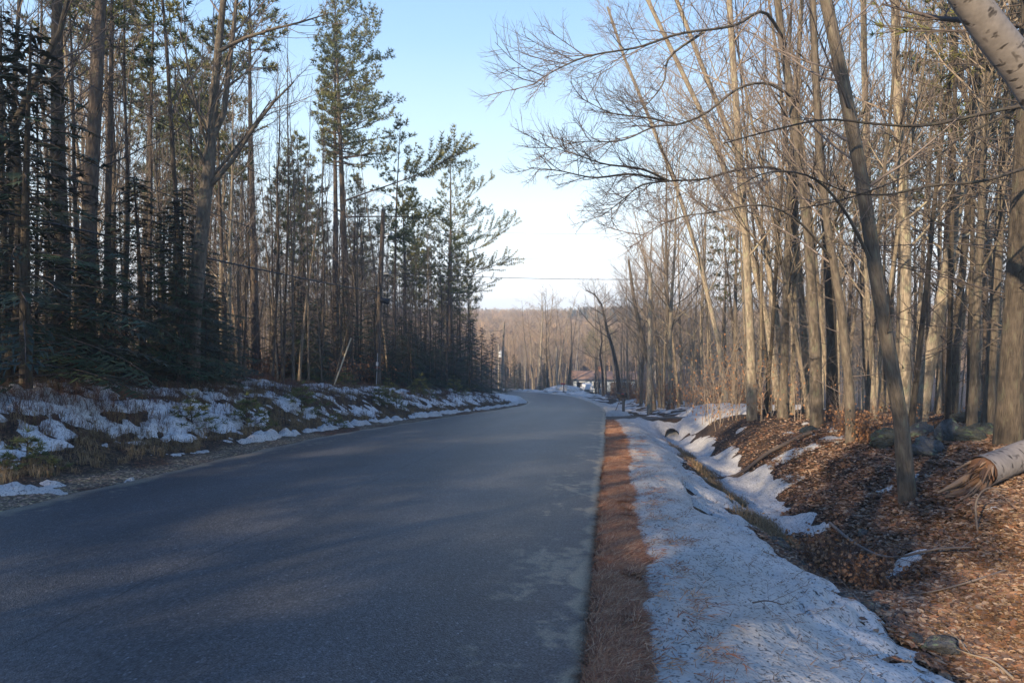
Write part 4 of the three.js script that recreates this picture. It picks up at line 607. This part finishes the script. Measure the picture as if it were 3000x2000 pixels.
{   // the low house, its near long wall in shade
  const d = 121, x = at(1768, 1000, d).x, base = V(x, -10.95, -d), t = thing('house', 'low house with an orange brown roof and pale blue siding past the bend', 'house', base, -.10);
  const wall = std(lin(.40, .47, .55), .7), roofM = std(lin(.34, .20, .125), .85), trim = std(lin(.75, .76, .78), .6), glass = std(lin(.02, .025, .035), .08);
  const W = 10.6, D = 7.5, hW = 2.55;
  const wb = new MB(); wb.box(W, hW + .6, D, 0, hW / 2 - .3, 0);
  for (const sx of [-1, 1]) { const g = new THREE.BufferGeometry(); g.setAttribute('position', new THREE.Float32BufferAttribute([sx * W / 2, hW, D / 2, sx * W / 2, hW, -D / 2, sx * W / 2, hW + 1.0, 0], 3)); g.setAttribute('normal', new THREE.Float32BufferAttribute([sx, 0, 0, sx, 0, 0, sx, 0, 0], 3)); wb.geo(g); }
  const wallMesh = wb.build('wall', wall, t);
  const board = new THREE.BoxGeometry(W - .02, .19, .03); for (let k = 0; k < 11; k++) { const m = new THREE.Mesh(board, wall); m.name = 'siding_board'; m.position.set(0, .2 + k * .215, D / 2 + .015); m.rotation.x = -.06; m.castShadow = m.receiveShadow = true; wallMesh.add(m); }
  const roof = new THREE.Group(); roof.name = 'roof'; t.add(roof);
  for (const sz of [-1, 1]) { const r = new THREE.Mesh(new THREE.BoxGeometry(W + .9, .10, D / 2 + .55), roofM); r.name = 'roof_slope'; r.position.set(0, hW + .56, sz * (D / 4 + .2)); r.rotation.x = sz * .25; r.castShadow = r.receiveShadow = true; roof.add(r); }
  const ch = new MB(); ch.box(.7, 1.5, .6, -.6, hW + 1.15, -.3); ch.box(.82, .12, .72, -.6, hW + 1.92, -.3); ch.build('chimney', std(lin(.40, .20, .13), .9), roof);
  new MB().box(W + .94, .2, .05, 0, hW - .03, D / 2 + .58).build('fascia', std(lin(.10, .10, .12), .7), roof);
  for (const [wx, ww, wh] of [[-3.9, 1.4, 1.1], [-1.2, 1.2, 1.1], [3.8, 1.5, 1.1]]) { const f = new MB().box(ww + .18, wh + .18, .10, wx, 1.5, D / 2 + .05).build('window', trim, t); new MB().box(ww, wh, .04, wx, 1.5, D / 2 + .09).build('pane', glass, f); new MB().box(.05, wh, .05, wx, 1.5, D / 2 + .10).build('mullion', trim, f); }
  const dr = new MB().box(.95, 2.05, .08, 1.6, 1.02, D / 2 + .05).build('door', std(lin(.16, .12, .10), .5), t); new MB().geo(new THREE.SphereGeometry(.05, 8, 6), new THREE.Matrix4().makeTranslation(1.95, 1.0, D / 2 + .12)).build('handle', M.steel, dr);
}
{   // the parked car in front of it, facing the road
  const d = 112, p = at(1721, 1000, d), gy = groundY(p.x, d), t = thing('parked_car', 'white sport utility car parked facing the road before the low house', 'car', V(p.x, gy, -d), -.12);
  const paint = std(lin(.72, .74, .76), .3), dark = std(lin(.02, .02, .022), .5), glass = std(lin(.03, .06, .11), .06);
  const prof = (pts, w) => { const s = new THREE.Shape(); pts.forEach(([a, b], k) => k ? s.lineTo(a, b) : s.moveTo(a, b)); const g = new THREE.ExtrudeGeometry(s, { depth: w - .16, bevelEnabled: true, bevelThickness: .08, bevelSize: .06, bevelSegments: 3 }); g.translate(0, 0, -(w - .16) / 2); g.rotateY(-Math.PI / 2); return g; };
  new MB().geo(prof([[-2.2, .42], [-2.25, .98], [-1.3, 1.06], [2.2, 1.08], [2.25, .45]], 1.86)).build('body', paint, t);
  new MB().geo(prof([[-1.25, 1.02], [-.55, 1.68], [1.95, 1.70], [2.18, 1.05]], 1.62)).build('cabin', paint, t);
  const ws = new THREE.Matrix4().makeRotationX(-.80 + .03).setPosition(0, 1.37, .985); new MB().geo(new THREE.BoxGeometry(1.42, .78, .03), new THREE.Matrix4().makeTranslation(0, 0, 0).premultiply(new THREE.Matrix4().makeRotationX(-.81)).setPosition(0, 1.38, .985)).build('windshield', glass, t);
  for (const sx of [-1, 1]) { new MB().box(.03, .42, 2.1, sx * .82, 1.38, -.75).build('side_window', glass, t); new MB().box(.34, .16, .06, sx * .68, .84, 2.29).build('headlight', std(lin(.8, .82, .85), .15), t); new MB().box(.22, .15, .12, sx * 1.02, 1.16, .75).build('mirror', paint, t); }
  new MB().box(.92, .22, .05, 0, .80, 2.30).build('grille', dark, t); new MB().box(1.86, .26, .10, 0, .50, 2.30).build('bumper', dark, t); new MB().box(.5, .13, .02, 0, .52, 2.36).build('number_plate', std(lin(.6, .62, .6), .5), t);
  for (const sx of [-1, 1]) for (const sz of [-1.35, 1.4]) { const w = new MB().geo(new THREE.TorusGeometry(.27, .11, 10, 24), new THREE.Matrix4().makeRotationY(Math.PI / 2).setPosition(sx * .86, .36, sz)).build('wheel', dark, t); new MB().geo(new THREE.CylinderGeometry(.22, .22, .14, 16), new THREE.Matrix4().makeRotationZ(Math.PI / 2).setPosition(sx * .86, .36, sz)).build('rim', M.steel, w); }
}
function mound(w, h, dp, seed) { const g = new THREE.SphereGeometry(1, 48, 24, 0, 6.2832, 0, 1.75), P = g.attributes.position; for (let k = 0; k < P.count; k++) { let x = P.getX(k), y = P.getY(k), z = P.getZ(k); const n = .72 + .6 * fbm(x * 1.6 + seed, z * 1.6 + y * .7, 4); y = y > 0 ? y ** .9 * n : y; const f = .85 + .35 * fbm(x * 3 + seed * 2, z * 3 - y, 3); P.setXYZ(k, x * w / 2 * f, y * h, z * dp / 2 * f); } const col = new Float32Array(P.count * 3); for (let k = 0; k < P.count; k++) { const q = fbm(P.getX(k) * 2.4 + seed, P.getZ(k) * 2.4 + P.getY(k) * 3, 3), c = mix3([.84, .85, .86], [.55, .51, .43], sstep(.5, .72, q)); col.set(c, k * 3); } g.setAttribute('color', new THREE.BufferAttribute(col, 3)); g.computeVertexNormals(); return g; }
{
  for (const [px, d, w, h, dp, label] of [[1650, 98, 5.6, 1.0, 2.2, 'ploughed snow heap at the bend beside the red mailbox'], [1688, 97.5, 3.2, .45, 1.6, 'low tail of ploughed snow beside the house yard'], [1620, 99, 2.6, .5, 1.6, 'small snow lump next to the ploughed heap at the bend']]) { const x = (px - 1500) / FOCAL * d, m = new THREE.Mesh(mound(w, h, dp, px), M.snow); m.castShadow = m.receiveShadow = true; m.position.copy(foot(x, d, .1)); top(m, 'snow_heap', label, 'snow heap'); }
}

// ---------------------------------------------------------------- poles and wires
function pole(px, d, h, lean, label, turn = 0) {
  const x = (px - 1500) / FOCAL * d, t = thing('utility_pole', label, 'utility pole', foot(x, d, .1), turn); t.rotation.z = -lean;
  new MB().tube([V(0, -.5, 0), V(0, h * .5, 0), V(0, h, 0)], [.165, .14, .11], 12, true).build('pole', M.woodGrey, t); return t;
}
const P1 = pole(1101, 37, 9.6, .045, 'tall weathered utility pole on the bank with a white marker tag'); P1.children[0].material = M.wood;
{
  new MB().tube([V(.03, .05, .165), V(.03, 1.9, .158)], [.018, .018], 6).build('ground_wire_guard', std(lin(.55, .55, .57), .6), P1);
  new MB().box(.13, .2, .012, .03, 1.32, .178).build('tag', std(lin(.7, .68, .68), .5), P1);
  new MB().tube(Array.from({ length: 13 }, (_, k) => V(Math.cos(k / 12 * 6.283) * .172, 1.12 + .012 * Math.sin(k), Math.sin(k / 12 * 6.283) * .172)), Array(13).fill(.012), 5).build('ribbon', std(lin(.5, .13, .08), .7), P1);
  new MB().geo(new THREE.CylinderGeometry(.15, .15, .5, 14), new THREE.Matrix4().makeRotationZ(1.35).setPosition(.32, 4.72, .2)).build('splice_case', M.black, P1);
  for (const y of [5.2, 6.2, 8.3]) { const b = new MB().box(.5, .07, .06, .28, y, 0).build('bracket', M.steel, P1); new MB().geo(new THREE.CylinderGeometry(.045, .06, .13, 10), new THREE.Matrix4().makeTranslation(.5, y + .09, 0)).build('insulator', std(lin(.35, .36, .38), .3), b); }
  new MB().geo(new THREE.CylinderGeometry(.05, .07, .16, 10), new THREE.Matrix4().makeTranslation(0, 9.68, 0)).build('insulator', std(lin(.25, .2, .18), .3), P1);
}
const P2 = pole(1468, 84, 9.4, .04, 'pale utility pole standing at the inside of the bend'); for (const y of [6.2, 5.3, 9]) new MB().box(.3, .07, .06, .1, y, .14).build('bracket', M.steel, P2);
const P3 = pole(1461, 112, 7.6, 0, 'distant utility pole carrying a grey transformer drum');
{ const tr = new MB().geo(new THREE.CylinderGeometry(.32, .32, .95, 18), new THREE.Matrix4().makeTranslation(.32, 6.0, .25)).build('transformer', std(lin(.45, .48, .52), .5), P3); new MB().geo(new THREE.CylinderGeometry(.05, .05, .25, 8), new THREE.Matrix4().makeTranslation(.32, 6.6, .25)).build('bushing', M.steel, tr); new MB().box(.2, .06, .06, .15, 6.3, .2).build('bracket', M.steel, P3); }
const P4 = pole(1633, 99, 6.6, -.02, 'pale service pole among the bare trees by the red mailbox');
pole(1905, 41, 8.6, 0, 'plain service pole hidden among the trees beyond the mailbox'); const P0 = thing('utility_pole', 'brown roadside utility pole farther up the hill along the same cables', 'utility pole', foot(-11.6, -9, .1)); new MB().tube([V(0, -.5, 0), V(0, 5, 0), V(0, 10, 0)], [.165, .14, .11], 12, true).build('pole', M.wood, P0);
function wire(a, b, sag, r, label) { const pts = []; for (let k = 0; k <= 26; k++) { const u = k / 26, p = a.clone().lerp(b, u); p.y -= sag * 4 * u * (1 - u); pts.push(p); } const m = new MB().tube(pts, pts.map(() => r), 5).build('', M.wire); top(m, 'overhead_wire', label, 'wire'); }
{
  const at1 = (py) => at(1101 + (1135 - py) * .052, py, 37), far = (py) => at(1476, py, 84), nearY = (y) => V(-11.6, y, 4), R41 = (py) => at(1905, py, 41);
  wire(at1(858), nearY(4.5), .25, .026, 'thick black telephone cable strung from the weathered pole along the wood');
  wire(at1(690), nearY(8.0), .3, .012, 'upper power line strung from the weathered pole along the wood');
  wire(at1(800), nearY(6.9), .5, .012, 'middle service wire strung from the weathered pole along the wood');
  wire(at1(815), far(965), 1.2, .014, 'upper cable sagging from the weathered pole down to the bend pole');
  wire(at1(858), far(982), 1.5, .018, 'lower cable sagging from the weathered pole down to the bend pole');
  wire(at1(876), far(1000), 2.2, .012, 'slack lowest cable between the weathered pole and the bend pole');
  wire(at1(798), R41(818), .12, .016, 'dark wire crossing over the road from the weathered pole');
  wire(at1(742), R41(758), .15, .006, 'thin wire crossing the road below the topmost one');
  wire(at1(668), R41(682), .15, .006, 'topmost thin wire crossing over the road');
}

// ---------------------------------------------------------------- roadside things
function mailbox(px, d, boxMat, label, turn, lean) {
  const x = (px - 1500) / FOCAL * d, t = thing('mailbox', label, 'mailbox', foot(x, d, .05), turn);
  new MB().box(.12, 1.3, .12, 0, .35, 0).build('post', std(lin(.20, .21, .22), .85, { map: barkMap }), t);
  const s = new THREE.Shape(); s.moveTo(-.1, 0); s.lineTo(.1, 0); s.lineTo(.1, .13); s.absarc(0, .13, .1, 0, Math.PI, false); s.lineTo(-.1, 0);
  const g = new THREE.ExtrudeGeometry(s, { depth: .52, bevelEnabled: true, bevelThickness: .012, bevelSize: .012, bevelSegments: 2, curveSegments: 10 }); g.translate(0, 0, -.26); g.rotateY(Math.PI / 2);
  const b = new MB().geo(g, new THREE.Matrix4().makeTranslation(-.1, 1.01, 0)).build('box', boxMat, t);
  new MB().box(.02, .19, .17, -.385, 1.11, 0).build('door', boxMat, t);
  new MB().box(.16, .035, .015, -.02, 1.2, .118).build('flag', std(lin(.42, .03, .03), .5), t);
  new MB().box(.56, .03, .2, -.1, .988, 0).build('mounting_board', M.wood, t);
  if (lean) new MB().tube([V(-.55, -.05, .1), V(-.36, .45, .06), V(-.16, .96, .02)], [.022, .02, .02], 6, true).build('prop_stick', M.barkGrey, t);
  return t;
}
mailbox(1828, 39, M.black, 'black mailbox on a grey post with a leaning prop stick', -.5, true);
mailbox(1652, 95.5, std(lin(.25, .035, .035), .5), 'dark red mailbox on a post in front of the snow heap', -.3, false);
{   // two thin stakes left leaning at the wood edge
  for (const [x0, y0, x1, y1, d, mat, label] of [[974, 1112, 1012, 984, 30.2, M.barkGrey, 'grey leaning stake at the edge of the wood'], [974, 1116, 1028, 990, 29.6, std(lin(.55, .49, .36), .8), 'pale leaning stake crossing the grey one']]) { const a = at(x0, y0, d), b = at(x1, y1, d); a.y = groundY(a.x, d) - .1; const m = new MB().tube([V(0, 0, 0), b.clone().sub(a).multiplyScalar(.5), b.clone().sub(a)], [.035, .033, .03], 7, true).build('', mat); m.position.copy(a); top(m, 'leaning_stake', label, 'stake'); }
}
{   // the culvert under the drive
  const R = RNG(9), a = roadPoint(28.6, ROAD_HALF + 2.75), b = roadPoint(34, ROAD_HALF + 2.9), ya = groundY(a.x, -a.z) + .2; const t = thing('culvert', 'dark mouth of a corrugated culvert pipe under the gravel drive', 'culvert', V(a.x, ya, a.z));
  const dir = b.clone().sub(a).setY(-.25), n = 40, pts = [], rr = []; for (let k = 0; k <= n; k++) { pts.push(dir.clone().multiplyScalar(k / n)); rr.push(.27 + (k % 2) * .014); }
  new MB().tube(pts, rr, 20).build('pipe', std(lin(.035, .03, .027), .9), t); new MB().tube(pts, rr.map(q => q - .02), 20).build('lining', std(lin(.025, .022, .02), .9), t);
  const rim = new MB().geo(new THREE.TorusGeometry(.27, .02, 8, 24), new THREE.Matrix4().lookAt(V(0, 0, 0), dir, UPV)).build('rim', std(lin(.04, .036, .032), .9), t);
}
function rock(r, sx, sy, sz, seed) { const g0 = new THREE.IcosahedronGeometry(1, 12), P = g0.attributes.position; for (let k = 0; k < P.count; k++) { const x = P.getX(k), y = P.getY(k), z = P.getZ(k), n = .62 + .8 * fbm(x * 1.2 + seed, z * 1.2 + y * 1.4 + seed, 4) + .2 * (fbm(x * 6 + seed, z * 6 + y * 5, 3) - .5); P.setXYZ(k, x * n * r * sx, y * n * r * sy, z * n * r * sz); } const N = g0.attributes.normal; g0.computeVertexNormals(); for (let k = 0; k < P.count; k++) { const l = Math.hypot(P.getX(k) / sx, P.getY(k) / sy, P.getZ(k) / sz); N.setXYZ(k, N.getX(k) * .85 + P.getX(k) / l / sx * .15, N.getY(k) * .85 + P.getY(k) / l / sy * .15, N.getZ(k) * .85 + P.getZ(k) / l / sz * .15); } return g0; }
const rockTex = dataTex(256, 256, (u, v, o) => { const a = tfbm(u, v, 5, 5, 5, 12), l = tfbm(u, v, 9, 9, 4, 33), g = .42 + (a - .5) * .5; o[0] = g; o[1] = g; o[2] = g * .98; if (l > .58) { const k = clamp((l - .58) * 8); o[0] = lerp(o[0], .56, k); o[1] = lerp(o[1], .62, k); o[2] = lerp(o[2], .52, k); } });
M.rock = std(lin(.60, .60, .60), .95, { map: rockTex, bumpMap: grainBump, bumpScale: .03 });
M.moss = std(lin(.42, .45, .38), .98, { map: rockTex, bumpMap: grainBump, bumpScale: .05 });
{
  const B = [[2786, 1300, 12, .22, 1, 1.25, .9, 'rounded domed boulder standing up behind the leaning maple', M.rock], [2728, 1338, 11.4, .27, 1.3, .7, .9, 'long low boulder lying at the foot of the domed boulder', M.rock], [2840, 1322, 11.8, .24, 1.2, .7, .9, 'small mossy stone between the domed boulder and the log', M.moss], [2612, 1300, 12.6, .30, 1.1, .8, 1, 'wide mossy boulder half hidden behind the leaning maple', M.moss], [2700, 1296, 13.2, .26, 1.4, .8, .9, 'flat topped boulder behind the long low one', M.rock], [2890, 1310, 12.2, .22, 1.3, .8, 1, 'stone lying just behind the broken birch log', M.moss], [2870, 1255, 15.5, .32, 1.7, .7, 1, 'big shadowed boulder under the broad pine', M.moss], [2380, 1262, 16, .2, 1.6, .7, 1, 'dark stone at the foot of the maple clump', M.moss]];
  B.forEach(([px, , d, r, sx, sy, sz, label, m], k) => { const x = (px - 1500) / FOCAL * d, q = new THREE.Mesh(rock(r, sx, sy, sz, k * 7.3), m); q.position.set(x, groundY(x, d) + r * sy * .25, -d); q.rotation.y = k; q.castShadow = q.receiveShadow = true; top(q, 'boulder', label, 'boulder'); });
  const S = [[2285, 1490, 8.6, .075], [2300, 1530, 8.0, .08], [2270, 1520, 8.3, .06], [2350, 1560, 7.6, .05], [2320, 1475, 8.9, .06], [2550, 1745, 5.5, .06], [2620, 1565, 6.8, .05], [2700, 1760, 5.0, .05], [2480, 1735, 5.7, .07], [2900, 1925, 4.3, .06], [2540, 1423, 8.6, .07], [2780, 1775, 4.9, .09], [2410, 1610, 7.0, .05]];
  S.forEach(([px, , d, r], k) => { const x = (px - 1500) / FOCAL * d, q = new THREE.Mesh(rock(r, 1.3, .8, 1, k * 3.1 + 50), M.rock); q.position.set(x, groundY(x, d) + r * .35, -d); q.rotation.y = k * 2; q.castShadow = q.receiveShadow = true; top(q, 'stone', 'small grey stone lying among the leaves on the slope', 'stone', 'stones among the leaves'); });
}
{   // the broken birch log
  const R = RNG(88), a = V(at(2905, 0, 8.5).x, 0, -8.5), b = V(at(3130, 0, 9.1).x + 1.2, 0, -9.6); a.y = groundY(a.x, 8.5) + .24; b.y = groundY(b.x, 9.6) + .42; const t = thing('birch_log', 'fallen white birch log with a torn splintered end', 'log', a.clone().setY(groundY(a.x, 8.5)));
  const o = t.position, dir = b.clone().sub(a), u = dir.clone().normalize(), pts = [0, .03, .12, .35, .65, 1].map(f => a.clone().addScaledVector(dir, f).sub(o).add(V(0, (R() - .5) * .03, (R() - .5) * .03)));
  new MB().tube(pts, [.185, .19, .185, .18, .175, .17], 18).build('bark', M.birch, t); new MB().tube(pts.slice(0, 2), [.165, .165], 18, true).build('broken_end', std(lin(.12, .06, .035), .95), t);
  const wood = [std(lin(.22, .125, .07), .95), std(lin(.32, .21, .13), .95), std(lin(.12, .065, .04), .95)];
  for (let k = 0; k < 70; k++) { const ang = R() * 6.28, rr = .16 * Math.sqrt(R()), off = V(0, Math.cos(ang) * rr, Math.sin(ang) * rr), l = .08 + R() * R() * .62 * (off.y < .05 ? 1.2 : .6), p0 = a.clone().sub(o).add(off).addScaledVector(u, .12), p2 = p0.clone().addScaledVector(u, -l - .12).add(V(0, -l * (.18 + R() * .30), (R() - .5) * .5)), p1 = p0.clone().lerp(p2, .5).add(V(0, .03 * R(), 0)); p2.y = Math.max(p2.y, .0); new MB().tube([p0, p1, p2], k % 5 ? [.014 + R() * .016, .010 + R() * .014, .003] : [.05, .04 + R() * .02, .012], 5).build('splinter', wood[R() * 3 | 0], t); }
}
function stick(label, pts, r, mat = M.twigGrey) { const q = pts.map(([px, d, h]) => { const x = (px - 1500) / FOCAL * d; return V(x, groundY(x, d) + h, -d); }), o = q[0].clone(), R = RNG(pts[0][0]); const t = thing('fallen_branch', label, 'branch', o), loc = q.map(p => p.clone().sub(o)), c = new THREE.CatmullRomCurve3(loc).getPoints(12); new MB().tube(c, taper(13, r, r * .35), 6, true).build('stem', mat, t); const b = new MB(); twigs(b, R, c, .35, r * .3, { n: 5, levels: 2, n2: 3, bend: .1 }); b.build('twigs', mat, t); }
stick('long dead limb lying downslope of the leaning maple', [[2440, 9.5, .08], [2520, 8.2, .12], [2620, 7.4, .12], [2760, 6.9, .14], [2860, 6.6, .2]], .022);
stick('dark fallen limb lying down the slope below the maple clump', [[2380, 15, .10], [2260, 15.2, .10], [2160, 15, .08], [2080, 14.6, .05], [2020, 14.2, .03]], .05, M.twigDark);
stick('thin dead branch lying on leaves near the log', [[2960, 6.2, .05], [2860, 6.0, .06], [2740, 6.2, .05], [2650, 6.4, .03]], .012);
stick('short bent stick in the leaves above the ditch edge', [[2540, 5.7, .03], [2515, 6.0, .05], [2470, 6.3, .03]], .012);
stick('pale dry branch lying across the lit leaves', [[2990, 4.4, .04], [2930, 4.6, .05], [2850, 4.8, .04], [2790, 5.0, .02]], .010, M.twigPale);
stick('thin twig resting on the dirty snow bank', [[2215, 4.3, .17], [2260, 4.45, .17], [2310, 4.5, .16]], .006, M.twigDark);
stick('arched dead spray standing in the leaves', [[2880, 7.2, -.05], [2872, 7.2, .35], [2905, 7.1, .48], [2960, 7.0, .40]], .012);
{   // rust brown fern and brush clump on the slope
  const R = RNG(66);
  for (const [px, d, sc] of [[2440, 7.6, .55], [2480, 7.3, .5], [2410, 8.0, .5], [2560, 6.9, .5], [2620, 7.0, .45]]) { const x = (px - 1500) / FOCAL * d; put('brush', 1, 'fern_clump', 'rust brown dead fern clump on the leafy slope', 'shrub', foot(x, d, .05), R() * 6, [sc, sc * .55], 'dead ferns on the leafy slope'); }
}
renderer.render(scene, camera);
